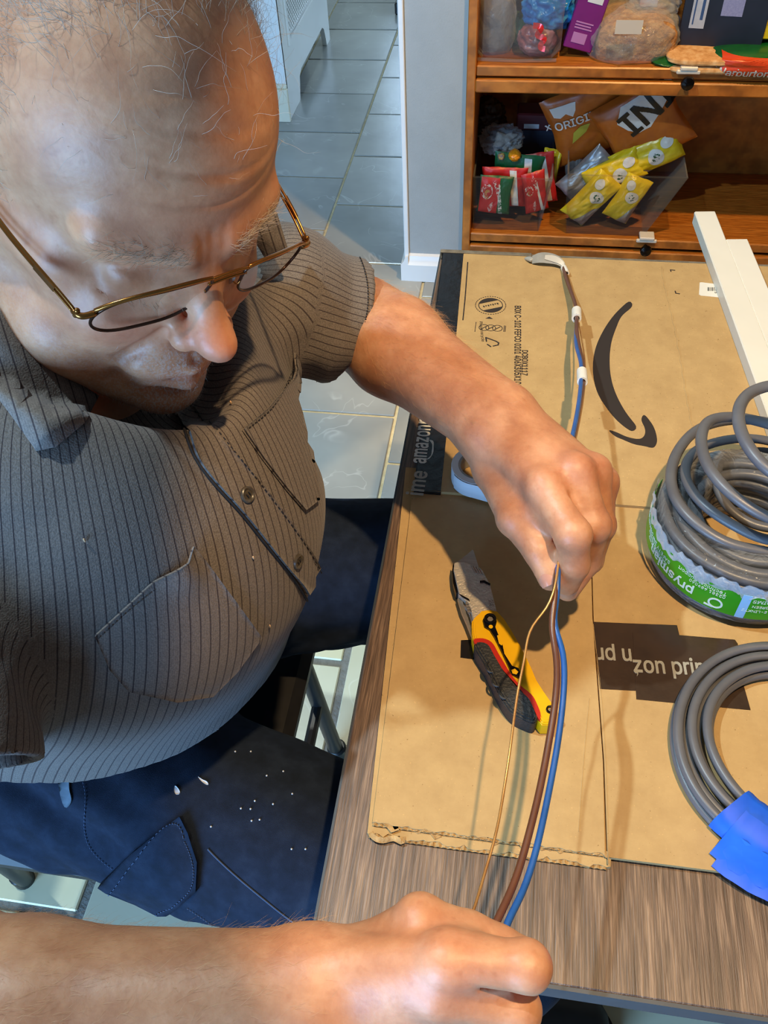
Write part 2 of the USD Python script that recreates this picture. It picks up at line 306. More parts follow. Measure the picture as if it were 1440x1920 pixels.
board(sg.Polygon([(-.0806, .5632), (.0915, .5650), (.60, .5690), (.60, .9925), (-.0955, .9905)]), Z2, Z3, 'top_panel')
part(cb, 'rear_edge', [box((-.100, .991, TZ+.001), (.42, .997, Z3-.0003), .001), box((-.100, .9905, Z3-.0004), (.02, .9975, Z3+.0012), .0006)], plain('worn_grey_edge', ('#5d564b', '#7a7264'), .8, noise=(80,)))
# torn edges: rolled liner shreds along the front
sh = []
for k in range(26):
    x = -.070+.0066*k; w = float(rng.uniform(.004, .010)); d = float(rng.uniform(.002, .0065)); z = float(rng.choice([TZ+.001, Z1, Z1+.002]))
    if 9 <= k <= 11: d *= .4
    q = np.array([(x, .231), (x+w*.4, .231-d*.4), (x+w*.8, .231-d), (x+w*1.3, .2305-d*.5), (x+w*1.1, .2315)])
    m = extrude(sg.Polygon(q).buffer(.0004), .0011, z); sh.append(m)
part(cb, 'torn_liner', sh, TORN, smooth=False, kind='stuff')
fl_ = []
for (x0, x1, y, z) in ((-.070, .098, .2318, Z1+.0016), (-.072, .10, .2238, TZ+.0018)):
    xs = np.linspace(x0, x1, 190); fl_.append(ribbon(np.c_[xs, np.full(190, y-.0018), z+.0007*np.sin(np.arange(190)*1.25)], V(0, 0, 1), .0036, .0005))
part(cb, 'corrugation', fl_, TORN, smooth=False, kind='stuff')
crl = spline([(-.071, .2235, Z1), (-.066, .2195, TZ+.004), (-.060, .2195, TZ+.0035), (-.052, .2215, TZ+.004), (-.0475, .2200, TZ+.004), (-.047, .2235, Z1)], 24)
part(cb, 'curled_shred', ribbon(crl, V(0, -.5, 1), .004, .0007), TORN)
crs = [onz(x, y, Z3) for x, y in ((1241, 500), (1247, 540), (1257, 580), (1266, 620), (1277, 680), (1285, 730), (1293, 775), (1303, 830))]
part(cb, 'crease', tube(spline(crs, 50)+np.c_[np.sin(np.arange(50)*1.7)*.0006, np.zeros(50), np.full(50, -.0004)], .0012, 6), CARD)
for a in (((1112, 1170), (1128, 1310), (1141, 1620)), ((1105, 1310), (1095, 1420), (1085, 1560))):
    part(cb, 'crease', tube(spline([onz(x, y, Z2-.0002) for x, y in a], 20), .0006, 5), CARD)
# print
def px_poly(pts, z, off=(0, 0), s=1.0): return sg.Polygon([onz(off[0]+x*s, off[1]+y*s, z)[:2] for x, y in pts]).buffer(0)
def smooth_ring(pts, n=90): return spline(np.array(pts, float), n, True)
o, s = (760, 460), .47222
sm = [(895, 225), (870, 236), (820, 288), (780, 350), (755, 410), (745, 470), (748, 530), (765, 590), (795, 640), (835, 690), (880, 728), (905, 737), (916, 728), (905, 702), (880, 670), (850, 620), (825, 560), (812, 490), (812, 430), (822, 370), (840, 320), (870, 270), (900, 231)]
part(cb, 'printed_smile', extrude(px_poly(smooth_ring(sm, 120), Z3, o, s), .00025, Z3), INK)
ar = [(810, 735), (822, 737), (870, 757), (910, 768), (940, 765), (951, 750), (946, 715), (938, 687), (945, 675), (965, 690), (985, 720), (997, 755), (996, 790), (987, 802), (960, 800), (910, 790), (860, 770), (825, 752)]
part(cb, 'printed_arrow', extrude(px_poly(smooth_ring(ar, 120), Z3, o, s), .00025, Z3), INK)
def seg_text(txt, a, b, h, m, z, name, up, parent=None, bold=False):
    """lettering between the points a and b of the plane z, letter tops towards up"""
    A, B = onz(*a, z), onz(*b, z); d = B-A; u = np.array(up, float); u = u-unit(d)*np.dot(u, unit(d))
    t = place_text(txt, h, A, d, u, .00025, bold, np.linalg.norm(d)); part(parent or cb, name, t, m, smooth=False)
seg_text('BOX C-102 FEFCO 0201 406X305X102 MM', (965.3, 573), (964.3, 743), .0074, INK, Z3, 'print', (1, 0, 0), bold=True)
seg_text('DCBOX1117', (979, 656), (978, 703), .0066, INK, Z3, 'print', (1, 0, 0), bold=True)
c0 = onz(919.9, 572.5, Z3)
def disc(r, w=None):
    p = sg.Point(0, 0).buffer(r, 24); return p if w is None else p.difference(sg.Point(0, 0).buffer(r-w, 24))
st = [disc(.0150, .0009)]
band = sa.rotate(sg.box(-.02, -.0072, .02, .0072), 24, origin=(0, 0)); st.append(disc(.0145).difference(band))
for k in range(38):
    a = k*2*math.pi/38; st.append(sa.translate(sa.rotate(sg.box(-.0009, -.0005, .0009, .0005), math.degrees(a)+90, origin=(0, 0)), .0185*math.cos(a), .0185*math.sin(a)))
for k in range(7):
    st.append(sa.rotate(sg.box(-.0095+k*.003, -.0012+.001*(k % 2), -.0078+k*.003, .0018), 24, origin=(0, 0)))
st.append(sg.Polygon([(-.0045, -.0275), (.0045, -.0275), (0, -.0235)]))
part(cb, 'printed_stamp', extrude(sa.translate(so.unary_union(st), c0[0], c0[1]), .00025, Z3), INK)
rcy = []
c1 = onz(920, 615, Z3); 
for q in (-.008, 0, .008):
    rcy += [sa.translate(disc(.0062, .0008), q, 0), sg.LineString([(q-.003, -.003), (q+.003, .003)]).buffer(.0005)]
rcy += [sg.box(.0155+.0015*k, -.006, .0163+.0015*k, .006) for k in range(2)] + [sg.box(-.0185, -.009, -.0178, .010)]
part(cb, 'printed_recycling_mark', extrude(sa.translate(so.unary_union(rcy), c1[0], c1[1]), .00025, Z3), INK)
tri = so.unary_union([sg.LineString([onz(x, y, Z3)[:2] for x, y in l]).buffer(.0008) for l in (((911, 633), (930, 640), (935, 643), (934, 647), (925, 649)), ((911, 633), (912, 640)), ((914, 646), (920, 650)))])
part(cb, 'printed_recycling_mark', extrude(tri, .00025, Z3), INK)
seg_text('Please recycle', (899, 603), (903, 640), .0036, INK, Z3, 'print', (1, 0, 0))
ln = so.unary_union([sg.LineString([onz(x, y, Z3)[:2] for x, y in l]).buffer(.0007) for l in (((877, 492), (872, 560), (868, 600)), ((1258, 509), (1257, 506), (1265, 507)), ((1266, 546), (1267, 550), (1274, 551)))])
part(cb, 'printed_line', extrude(ln, .00025, Z3), INK)
# parcel tape
def tape(poly, z, name='parcel_tape', m=TAPE, t=.0003): return part(cb, name, extrude(poly, t, z), m, smooth=False)
tape(sg.Polygon([(-.0815, .5625), (-.0545, .5640), (-.0600, .75), (-.0690, .9915), (-.0965, .9910), (-.0890, .75)]), Z3)
part(cb, 'parcel_tape', [box((-.0985, .9900, Z3-.004), (-.068, .9985, Z3+.0008), .0008)], TAPE)
m = extrude(sg.Polygon([(.5620, Z2), (.5620, Z3+.0003), (.9910, Z3+.0003), (.9910, Z2)]), .0004); m.apply_transform(frame(V(0, 0, 0), V(0, 1, 0), V(0, 0, 1), V(1, 0, 0)))
v = m.vertices.copy(); v[:, 0] += -.0812-.0152*(v[:, 1]-.5625)/.428; m.vertices = v; part(cb, 'parcel_tape', m, TAPE)
part(cb, 'parcel_tape', box((-.0812, .5618, Z2), (-.0545, .5629, Z3+.0004)), TAPE)
zt = Z3+.0003
seg_text('ime', (792.5, 931), (801, 886), .0165, TGREY, zt, 'tape_lettering', (-1, 0, 0), bold=True)
seg_text('amazon', (797.5, 870), (807, 799), .0165, TWHITE, zt, 'tape_lettering', (-1, 0, 0), bold=True)
seg_text('prim', (807.3, 797), (814, 748), .0165, TWHITE, zt, 'tape_lettering', (-1, 0, 0), bold=True)
o, s = (760, 730), .125
part(cb, 'tape_smile', extrude(px_poly(smooth_ring([(322, 1052), (360, 1020), (392, 960), (402, 880), (388, 800), (362, 762), (410, 772), (425, 840), (424, 910), (410, 970), (380, 1020), (340, 1048)], 60), zt, o, s), .0003, zt), TWHITE)
o, s = (1080, 1140), .25
tape(px_poly([(130, 105), (420, 117), (757, 130), (775, 205), (790, 640), (180, 608), (158, 400)], Z2, o, s), Z2, m=TAPET)
tape(px_poly([(425, 185), (800, 208), (1190, 240), (1212, 270), (1250, 560), (1308, 767), (1100, 748), (720, 712), (452, 686)], Z2, o, s), Z2+.0003, m=TAPET)
def ptx(t, a, b, up, z, h, name='tape_lettering'): seg_text(t, (1080+a[0]*.25, 1140+a[1]*.25), (1080+b[0]*.25, 1140+b[1]*.25), h, TGREY, z, name, up, bold=True)
ptx('n pr', (420, 312), (168, 300), (0, -1, 0), Z2+.0003, .0150)
ptx('zon prim', (425, 478), (1010, 505), (0, 1, 0), Z2+.0006, .0150)
part(cb, 'tape_smile', extrude(so.unary_union([px_poly([(435, 480), (462, 478), (466, 500), (455, 518), (458, 495), (440, 490)], Z2, o, s)]), .0003, Z2+.0006), TGREY)
tape(px_poly([(545, 1175), (640, 1172), (640, 1275), (542, 1262)], Z2, (660, 760), .375), Z2)
tape(px_poly([(880, 1190), (1040, 1200), (1040, 1262), (885, 1240)], Z2, (660, 760), .375), Z2) if False else None
lb = part(cb, 'barcode_label', extrude(px_poly([(345, 768), (362, 766), (560, 790), (700, 800), (700, 915), (560, 905), (355, 885), (338, 875)], Z3, (1240, 370), .20833), .0003, Z3), plain('label_white', '#dcdad2', .5))
bars = [px_poly([(x, 812), (x+w, 813), (x+w, 845), (x, 844)], Z3, (1240, 370), .20833) for x, w in ((415, 16), (436, 6), (450, 14), (470, 8), (486, 14), (505, 6), (535, 8), (555, 12))]
part(cb, 'barcode', extrude(so.unary_union(bars), .0002, Z3+.0003), plain('print_grey', '#70706c', .6))
seg_text('sp6', (1357, 549), (1340, 547), .0035, plain('print_grey', '#70706c', .6), Z3+.0003, 'print', (0, -1, 0))
# ---------------------------------------------------------------- cabinet with open shelves
CY = 2.06
PINE = wood_mat('orange_pine_shelf', '#9c561a', '#b46c26', '#c67e34', 9, 170, .36)
cab = thing('cabinet', 'orange pine cabinet with two open shelves standing beside the grey pier', 'cabinet', (.4, 2.3, 0))
XL, XR = -.149, 1.15
part(cab, 'side_panel', box((XL, CY, 0), (XL+.021, CY+.40, 1.0), .002), PINE)
part(cab, 'side_panel', box((XR-.02, CY, 0), (XR, CY+.40, 1.0), .002), PINE)
part(cab, 'back_panel', box((XL+.02, CY+.38, .05), (XR-.02, CY+.392, 1.0)), PINE)
part(cab, 'shelf', box((XL+.021, CY+.006, .556), (XR-.02, CY+.38, .580), .003), PINE)
part(cab, 'rail', box((XL+.021, CY-.002, .522), (XR-.02, CY+.02, .5515), .003), PINE)
part(cab, 'shelf', box((XL+.021, CY+.006, .127), (XR-.02, CY+.38, .152), .003), PINE)
part(cab, 'rail', box((XL+.021, CY-.002, .086), (XR-.02, CY+.02, .1195), .003), PINE)
part(cab, 'plinth', box((XL+.021, CY+.03, 0), (XR-.02, CY+.05, .086)), plain('dark_plinth', '#1c120a', .7))
part(cab, 'top', box((XL, CY, .98), (XR, CY+.40, 1.0), .002), PINE)
PLAST = plain('white_plastic', ('#d6d2c8', '#dedad2'), .4, noise=(30,)); KNOB = plain('dark_bronze_knob', '#1b1410', .22, metal=.7)
for (x, y) in ((1288, 150), (1210, 463)):
    p = ony(x, y, CY-.004); s_ = thing('door_catch', 'white plastic catch with dark round knob on the %s shelf edge' % ('upper' if y < 300 else 'lower'), 'catch', p)
    part(s_, 'bracket', [box(p+V(-.019, -.004, .020), p+V(.019, .03, .0285), .002), box(p+V(-.026, -.002, .012), p+V(.026, .006, .021), .002)], PLAST)
    part(s_, 'knob', lathe([(0, .0), (.005, .0), (.0055, -.010), (.011, -.014), (.015, -.021), (.0135, -.028), (.006, -.031), (0, -.031)], 24, p+V(0, .004, 0), V(0, 1, 0)), KNOB)
def film(name, tint=(.9, .92, .93), rough=.12, fac=.16, bmp=.7, base=.75):
    if name in _mats: return _mats[name]
    _mats[name] = mat(name, {'t': ('transparent_bsdf', {'color': tint}), 'g': ('principled_bsdf', {'base_color': (base, base*1.02, base*1.03), 'roughness': rough, 'specular_ior_level': .9}), 'tc': ('texture_coordinate', {}), 'n': ('noise_texture', {'scale': 45, 'detail': 3, 'distortion': 1.5}),
        'bp': ('bump', {'distance': .006, 'strength': bmp}), 'f': ('layer_weight', {'blend': .5}), 'pw': ('math', {'math_type': 'power', 'value2': 3.5}), 'ad': ('math', {'math_type': 'multiply_add', 'value2': .8, 'value3': fac, 'use_clamp': True}), 'm': ('mix_closure', {})},
        [('tc.object', 'n.vector'), ('n.fac', 'bp.height'), ('bp.normal', 'g.normal'), ('bp.normal', 'f.normal'), ('f.facing', 'pw.value1'), ('pw.value', 'ad.value1'), ('ad.value', 'm.fac'), ('t.BSDF', 'm.closure1'), ('g.BSDF', 'm.closure2')], 'm.closure')
    return _mats[name]
CLEAR = film('clear_film'); HAZY = film('hazy_film', (.78, .78, .76), .2, .22); BINP = film('clear_bin_plastic', (.94, .92, .88), .06, .02, .04, .4)
def lumpy(c, r, seed, amp=.12, fr=9, n=3, sq=2.0):
    """a soft packet: a rounded box-like blob with crumples; r half sizes; sq > 2 squarer"""
    m = trimesh.creation.icosphere(n); v = m.vertices.copy(); r = np.array(r)
    L = (np.abs(v)**sq).sum(1)**(1/sq); v = v/L[:, None]
    v = v*(1+amp*(meshkit.fbm(v*fr*.35+seed*7.1, 3, seed)-.5)[:, None]*2); m.vertices = v*r+np.asarray(c); return m
def pouch(c, w, h, t, seed, rot=(0, 0, 0), n=30, pinch=.9, cr_=.9):
    """a pillow packet with crimped ends, w wide, h tall, t thick"""
    u = np.linspace(-1, 1, n); U, Vv = np.meshgrid(u, u, indexing='ij'); pro = np.sqrt(np.clip((1-np.abs(U)**3)*(1-np.abs(Vv)**4), 0, 1))
    cr = meshkit.fbm(np.stack([U*2.3+seed*3.7, Vv*2.3, np.full_like(U, seed*1.3)], -1), 4, seed)-.5
    T = t/2*pro*(1+cr_*cr); nar = 1-.10*(1-np.abs(Vv))*np.abs(U)
    X = U*w/2*nar; Z = Vv*h/2+.006*cr; wob = .35*t*(meshkit.fbm(np.stack([U*1.4, Vv*1.4+seed*9, U*0+2.2], -1), 3, seed+5)-.5)
    fr = np.stack([X, -T+wob, Z], -1).reshape(-1, 3); bk = np.stack([X, T+wob+.0004, Z], -1).reshape(-1, 3)
    i = np.arange(n-1); I, J = np.meshgrid(i, i, indexing='ij'); a = (I*n+J).ravel(); q = np.stack([a, a+n, a+n+1, a+1], 1)
    f = np.vstack([q[:, [0, 1, 2]], q[:, [0, 2, 3]]]); N = n*n
    bnd = np.r_[np.arange(n)*n, (n-1)*n+np.arange(1, n), (np.arange(n-1)[::-1])*n+n-1, np.arange(1, n-1)[::-1]]
    k = np.roll(bnd, -1); m = trimesh.Trimesh(np.vstack([fr, bk]), np.vstack([f, f[:, ::-1]+N, np.stack([bnd, bnd+N, k+N], 1), np.stack([bnd, k+N, k], 1)]), process=False)
    if m.volume < 0: m.invert()
    M = trimesh.transformations.euler_matrix(*np.radians(rot)); M[:3, 3] = c; m.apply_transform(M); return m, M
def on_front(M, pg, y, th=.0006):
    m = extrude(pg, th); m.apply_transform(M @ frame(V(0, y, 0), V(1, 0, 0), V(0, 0, 1), V(0, -1, 0))); return m
def drape(m, host, off=.0012, dr=None):
    """lays a flat print on the front of a soft packet"""
    from scipy.spatial import cKDTree
    m = m.subdivide_to_size(.006) if len(m.faces) < 3000 else m
    v = np.array(m.vertices); d = unit(V(0, 1, 0) if dr is None else dr); o_ = v-d*.3
    loc, ri, ti = host.ray.intersects_location(o_, np.tile(d, (len(v), 1)), multiple_hits=False)
    t = np.full(len(v), np.nan); t[ri] = ((loc-o_[ri])@d); bad = np.isnan(t)
    if bad.all(): return m
    if bad.any(): _, j = cKDTree(v[~bad]).query(v[bad]); t[bad] = t[~bad][j]
    th_ = (v@d).max()-(v@d); m.vertices = o_+d*(t-off-np.clip(th_, 0, .001))[:, None]; return m
S2, S1 = .152, .580                        # shelf tops
def pkt(name, label, cat, c, w, h, t, seed, rot, m, prints=(), group=None):
    ms, M = pouch(c, w, h, t, seed, rot, cr_=.35 if name == 'multipack_bag' else .8); o = thing(name, label, cat, c, group); b = part(o, 'packet', ms, m, smooth=True)
    for nm, pg, pm in prints:
        q = extrude(pg, .0003); q.apply_transform(M @ frame(V(0, -t*.8, 0), V(1, 0, 0), V(0, 0, 1), V(0, -1, 0))); part(b, nm, drape(q, ms, .0022 if nm == 'lettering' else .0010, M[:3, 1]), pm, smooth=True)
    return o
def shape_text(t, h, bold=True, ang=0, at=(0, 0)):
    m = meshkit.text_mesh(t, h, .001, bold); pg = m.section(plane_origin=[0, 0, .0005], plane_normal=[0, 0, 1]).to_2D(to_2D=np.eye(4) @ trimesh.transformations.translation_matrix([0, 0, -.0005]))[0].polygons_full
    g = so.unary_union(list(pg)); g = sa.translate(g, -(g.bounds[0]+g.bounds[2])/2, -(g.bounds[1]+g.bounds[3])/2); return sa.translate(sa.rotate(g, ang, origin=(0, 0)), *at)
YEL = plain('yellow_foil', ('#c9ae12', '#d8bf1c', '#e2cf45'), .3, noise=(30,)); SILV = plain('silver_foil', ('#8f9096', '#b2b3b8'), .3, noise=(40,), metal=.5); ORG = plain('orange_brown_foil', ('#a5531a', '#b9641f'), .32, noise=(30,))
REDF = plain('red_packet', ('#b01a1c', '#c42623'), .4, noise=(40,)); GRNF = plain('green_print', '#0d5a32', .4); WHT = plain('white_print', '#d3d4d2', .4); BLKP = plain('black_print', '#0e0d0c', .4); TANP = plain('tan_print', '#b98d4e', .4); DGRN = plain('dark_green_print', '#20502e', .4)
def bin_(name, label, x0, x1, z0, h, y0, dp, flare=.03):
    """open clear bin with thin walls, wider at the top"""
    o = thing(name, label, 'storage bin', ((x0+x1)/2, y0+dp/2, z0)); t = .0022
    def ring(z, k): e = flare*k; return [V(x0-e*.2, y0-e*.3, z), V(x1+e, y0-e*.3, z), V(x1+e, y0+dp, z), V(x0-e*.2, y0+dp, z)]
    A, B = ring(z0, 0), ring(z0+h, 1)
    part(o, 'base', box((x0, y0, z0), (x1, y0+dp, z0+t)), BINP)
    for i in range(4):
        k = (i+1) % 4; q = [A[i], A[k], B[k], B[i]]; n = unit(np.cross(q[1]-q[0], q[3]-q[0])); vs = np.array(q+[p+n*t for p in q])
        part(o, 'wall', trimesh.convex.convex_hull(vs), BINP, smooth=False)
        part(o, 'rim', tube([B[i], B[k]], .0019, 6), BINP)
    return o
# lower shelf
bx = ony(885, 412, 2.09); bin_('snack_bin', 'clear plastic bin of red and green snack packs on the lower shelf', bx[0]+.005, bx[0]+.178, S2, .150, 2.09, .26, .022)
pic = lambda w, h: [('print', sg.box(-w*.45, -h*.47, w*.1, h*.47), REDF), ('print', sg.box(w*.12, -h*.47, w*.46, h*.47), GRNF), ('print', sg.Polygon([(-w*.02, h*.45), (w*.12, h*.3), (w*.2, -h*.1), (w*.28, -h*.46), (w*.16, -h*.46), (w*.08, 0), (-w*.1, h*.35)]), WHT),
    ('print', sa.scale(sg.Point(-w*.25, h*.12).buffer(w*.17), 1, 1.4).difference(sa.scale(sg.Point(-w*.22, h*.10).buffer(w*.11), 1, 1.4)), WHT), ('print', sa.scale(sg.Point(-w*.24, h*.05).buffer(w*.11), 1, 1.3).difference(sg.Point(-w*.18, h*.05).buffer(w*.07)), TANP), ('print', sg.Polygon([(-w*.12, -h*.2), (-w*.05, -h*.15), (-w*.03, -h*.32), (-w*.12, -h*.44), (-w*.18, -h*.32)]), WHT)]
for nm, px, w, h, rot, sd, lab in (('a', (928, 365), .088, .104, (0, 4, 2), 1, 'red and green snack pack standing upright at the front left of the bin'), ('b', (1003, 360), .062, .118, (4, -12, 12), 2, 'narrow red snack pack leaning at the front right of the bin')):
    c = ony(*px, 2.108 if sd == 1 else 2.118); pkt('snack_pack', lab, 'packet', c, w, h, .020, sd, rot, REDF if sd == 2 else GRNF, pic(w, h)[:1]+pic(w, h)[2:] if sd == 2 else pic(w, h))
for i, (px, y, w, h, rot, mt, lab) in enumerate((((945, 350), 2.135, .12, .11, (3, 0, 0), REDF, 'red packet standing behind the front snack packs'), ((968, 332), 2.16, .13, .13, (2, 5, 0), GRNF, 'green packet with only its top edge showing above the red packs'), ((1010, 335), 2.17, .09, .14, (0, -10, 0), REDF, 'red packet at the back right of the snack bin'))):
    pkt('snack_pack', lab, 'packet', ony(*px, y), w, h, .022, 10+i, rot, mt, [('print', sg.Polygon([(w*.1, h*.45), (w*.25, h*.45), (w*.35, -h*.45), (w*.2, -h*.45)]), WHT)])
pkt('yellow_packet', 'small yellow packet at the right end of the snack bin', 'packet', ony(1030, 320, 2.2), .05, .12, .025, 21, (0, 6, 0), YEL)
o = lumpy(ony(965, 291, 2.15), (.016, .02, .013), 3, .2); solo('sweet', o, plain('orange_wrapper', ('#d07a12', '#e8a024'), .25, noise=(60,)), 'shiny orange wrapped sweet on top of the snack bin', 'sweet', smooth=True)
o = lumpy(ony(940, 293, 2.15), (.009, .010, .009), 4, .2); solo('sweet', o, plain('purple_gold_wrapper', ('#7b2a78', '#d8c04a'), .25, noise=(120,)), 'tiny purple and gold wrapped sweet beside the orange sweet', 'sweet', smooth=True)
dk = thing('dark_carton', 'dark grey-blue carton with red and white top standing behind the snack bin', 'carton', ony(1005, 290, 2.30)); c = ony(1008, 300, 2.30)
part(dk, 'carton', box((c[0]-.065, 2.29, S2), (c[0]+.055, 2.36, c[2]+.085), .004), plain('slate_card', ('#2b3140', '#3b4354'), .5, noise=(15,)))
part(dk, 'lid', box((c[0]-.066, 2.289, c[2]+.085), (c[0]+.056, 2.361, c[2]+.13), .004), plain('dark_red_card', ('#4a1013', '#5f1518'), .5, noise=(15,)))
part(dk, 'label', sa and extrude(sg.box(-.035, 0, .005, .012), .001).apply_transform(frame(V(c[0]-.01, 2.2885, c[2]+.092), V(1, 0, 0), V(0, 0, 1), V(0, -1, 0))), WHT)
solo('crumpled_bag', lumpy(ony(940, 262, 2.22), (.055, .05, .035), 9, .35, 14, 4), HAZY, 'crumpled clear bag lying on the snack packs in the dark corner', 'bag', smooth=True)
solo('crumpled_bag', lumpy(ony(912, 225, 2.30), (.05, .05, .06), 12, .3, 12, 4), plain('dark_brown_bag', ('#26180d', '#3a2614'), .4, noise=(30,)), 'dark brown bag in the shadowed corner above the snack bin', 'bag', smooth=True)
bx = ony(1062, 428, 2.075); bin_('crisp_bin', 'clear plastic bin of yellow crisp packets in the middle of the lower shelf', bx[0]+.002, bx[0]+.200, S2, .175, 2.085, .27, .075)
def yel_prints(w, h, sd): return [('print', sa.scale(sg.Point(w*.05, h*.12).buffer(w*.24), 1, .9), WHT), ('print', shape_text('s', h*.16, True, 60, (w*.05, h*.12)), DGRN), ('print', sa.scale(sg.Point(-w*.2, h*.33).buffer(w*.15), 1, 1.2), WHT), ('print', sg.Polygon([(w*.02, -h*.47), (w*.44, -h*.47), (w*.42, h*.0), (w*.25, -h*.1)]), SILV)]
for i, (px, y, w, h, t, rot, lab) in enumerate((((1108, 372), 2.12, .078, .150, .036, (4, 36, 0), 'yellow crisp packet leaning at the front left of the crisp bin'), ((1176, 372), 2.115, .072, .130, .034, (4, 22, 0), 'yellow crisp packet standing at the front right of the crisp bin'), ((1212, 292), 2.16, .090, .170, .045, (-4, 60, 0), 'yellow crisp packet sticking out over the right rim of the crisp bin'), ((1150, 325), 2.15, .085, .150, .04, (5, 58, 0), 'yellow crisp packet across the middle of the crisp bin'))):
    pkt('crisp_packet', lab, 'crisp packet', ony(*px, y), w, h, t, 30+i, rot, YEL, yel_prints(w, h, i))
pkt('silver_packet', 'silver-backed packet tilted at the left of the crisp bin', 'packet', ony(1098, 325, 2.17), .07, .15, .035, 41, (0, 42, 0), SILV)
pkt('silver_packet', 'crumpled grey packet in the gap left of the crisp bin', 'packet', ony(1076, 285, 2.22), .06, .14, .04, 44, (0, -14, 0), SILV)
A_ = 30
pr = [('lettering', shape_text('x ORIGINAL', .021, True, 0, (-.030, .030)), WHT), ('print', sg.Polygon([(-.085, .055), (-.070, .05), (-.055, .058), (-.04, .045), (-.030, .06), (-.025, .08), (-.09, .08)]), WHT), ('print', sg.Polygon([(-.06, -.03), (-.02, -.01), (-.005, .01), (-.03, .012), (-.05, 0)]), plain('pale_yellow_print', '#a9a43a', .4))]
pkt('multipack_bag', 'orange-brown multipack bag lettered ORIGINAL hanging over the crisp bin', 'crisp packet', ony(1110, 225, 2.20), .22, .20, .045, 51, (10, -22, 4), ORG, pr)
pr = [('print', sg.Polygon([(-.03, .02), (-.045, .05), (-.02, .085), (.10, .085), (.105, .06), (.07, .035), (.02, .0), (-.01, .0)]), WHT), ('lettering', shape_text('INI', .062, True, 14, (.030, .045)), BLKP)]
pkt('multipack_bag', 'orange-brown multipack bag with bold black letters at the top of the crisp bin', 'crisp packet', ony(1205, 235, 2.17), .20, .20, .05, 52, (8, -34, -4), ORG, pr)
# upper shelf
cbx = thing('clear_food_box', 'clear plastic box of wrapped food at the left end of the upper shelf', 'storage box', ony(965, 60, 2.15))
a_, b_ = ony(888, 96, 2.09), ony(1040, 108, 2.09)
m = box((a_[0], 2.09, S1), (b_[0]+.012, 2.34, S1+.18), .02); part(cbx, 'box', m, film('hazy_bin_plastic', (.80, .80, .78), .1, .08, .15), smooth=40)
part(cbx, 'lip', tube([V(a_[0]+.01, 2.088, S1+.006), V(a_[0]+.10, 2.086, S1+.004), V(b_[0]+.004, 2.088, S1+.006)], .004, 8), film('hazy_bin_plastic'))
solo('food_bag', lumpy(ony(930, 40, 2.17), (.046, .05, .075), 61, .15, 8, 4, 3), HAZY, 'grey-brown bag of food in the left of the clear food box', 'bag', smooth=True)
solo('food_slab', lumpy(ony(930, 38, 2.18), (.038, .04, .066), 62, .06, 8, 3, 4), plain('grey_brown_food', ('#5c4c42', '#7a6656'), .6, noise=(40,)), 'grey-brown block of food wrapped inside the clear food box', 'food', smooth=True)
solo('food_bag', lumpy(ony(1030, 12, 2.16), (.060, .05, .050), 63, .25, 12, 4), plain('blue_bag_film', ('#0f62b0', '#1b7ac6', '#5aa6dc'), .25, noise=(30,)), 'bright blue crumpled bag at the top of the clear food box', 'bag', smooth=True)
solo('food_bag', lumpy(ony(1008, 72, 2.14), (.045, .04, .036), 64, .2, 9, 4), plain('pink_bag_film', ('#7a4650', '#9a5f66', '#b98a8c'), .3, noise=(30,)), 'pinkish see-through bag with red ribbon in the clear food box', 'bag', smooth=True)
rb_ = spline([ony(1000, 48, 2.095), ony(1012, 58, 2.09), ony(1008, 66, 2.093), ony(1020, 72, 2.09), ony(1014, 84, 2.092), ony(1022, 92, 2.09)], 30)
solo('ribbon', ribbon(rb_, V(0, -1, .2), .012, .0006), plain('shiny_red_foil', ('#c81420', '#ff4038'), .15, noise=(80,), metal=.3), 'shiny red curled ribbon on the pinkish bag', 'ribbon')
solo('food_bag', lumpy(ony(972, 52, 2.2), (.03, .04, .035), 66, .2, 9, 3), plain('green_leaf_bag', ('#3c5a3a', '#55735a'), .4, noise=(30,)), 'dull green bag behind the pinkish bag', 'bag', smooth=True)
pc = thing('purple_carton', 'tall purple carton with white print leaning on the clear food box', 'carton', ony(1085, 60, 2.12))
c = ony(1082, 92, 2.115); M = trimesh.transformations.rotation_matrix(math.radians(13), [0, 1, 0]); M[:3, 3] = c
m = box((-.033, -.0, -.002), (.033, .05, .26), .002); m.apply_transform(M); part(pc, 'carton', m, plain('purple_card', ('#6c1464', '#7d1c72'), .4, noise=(10,)))
for nm, pg, mm in (('print', sg.box(-.012, .098, .022, .121), WHT), ('print', shape_text('nibble', .010, True, 0, (-.004, .066)), plain('lilac_print', '#b678ad', .5)), ('print', so.unary_union([sg.box(-.022, .054-.006*k, .018-.004*(k % 2), .057-.006*k) for k in range(3)]+[sg.box(-.02, .012, .012, .034)]), plain('lilac_print', '#b678ad', .5)), ('print', sg.box(.020, .12, .033, .16), plain('orange_red_print', '#d8451c', .4))):
    if nm == 'print' or 1:
        if mm is _mats.get('lilac_print') and nm == 'print' and pg.bounds[3] > .06: continue
        q = extrude(pg, .0005); q.apply_transform(M @ frame(V(0, -.0004, 0), V(1, 0, 0), V(0, 0, 1), V(0, -1, 0))); part(pc, 'print', q, mm, smooth=False)
br = thing('bread_loaf', 'sliced brown bread in a clear bag with a blank white label on the upper shelf', 'bread', ony(1185, 90, 2.15)); c = ony(1185, 78, 2.13); BREAD = plain('brown_bread', ('#8a5a2c', '#b07c44', '#c99a60'), .8, noise=(70,), bump=(160, .004))
for k in range(7):
    s_ = lumpy(c+V(.008, .03*k-.01, -.002+.002*(k % 2)), (.088-.002*k, .017, .052), 70+k, .06, 8, 3, 3.2); part(br, 'slice', s_, BREAD, smooth=True)
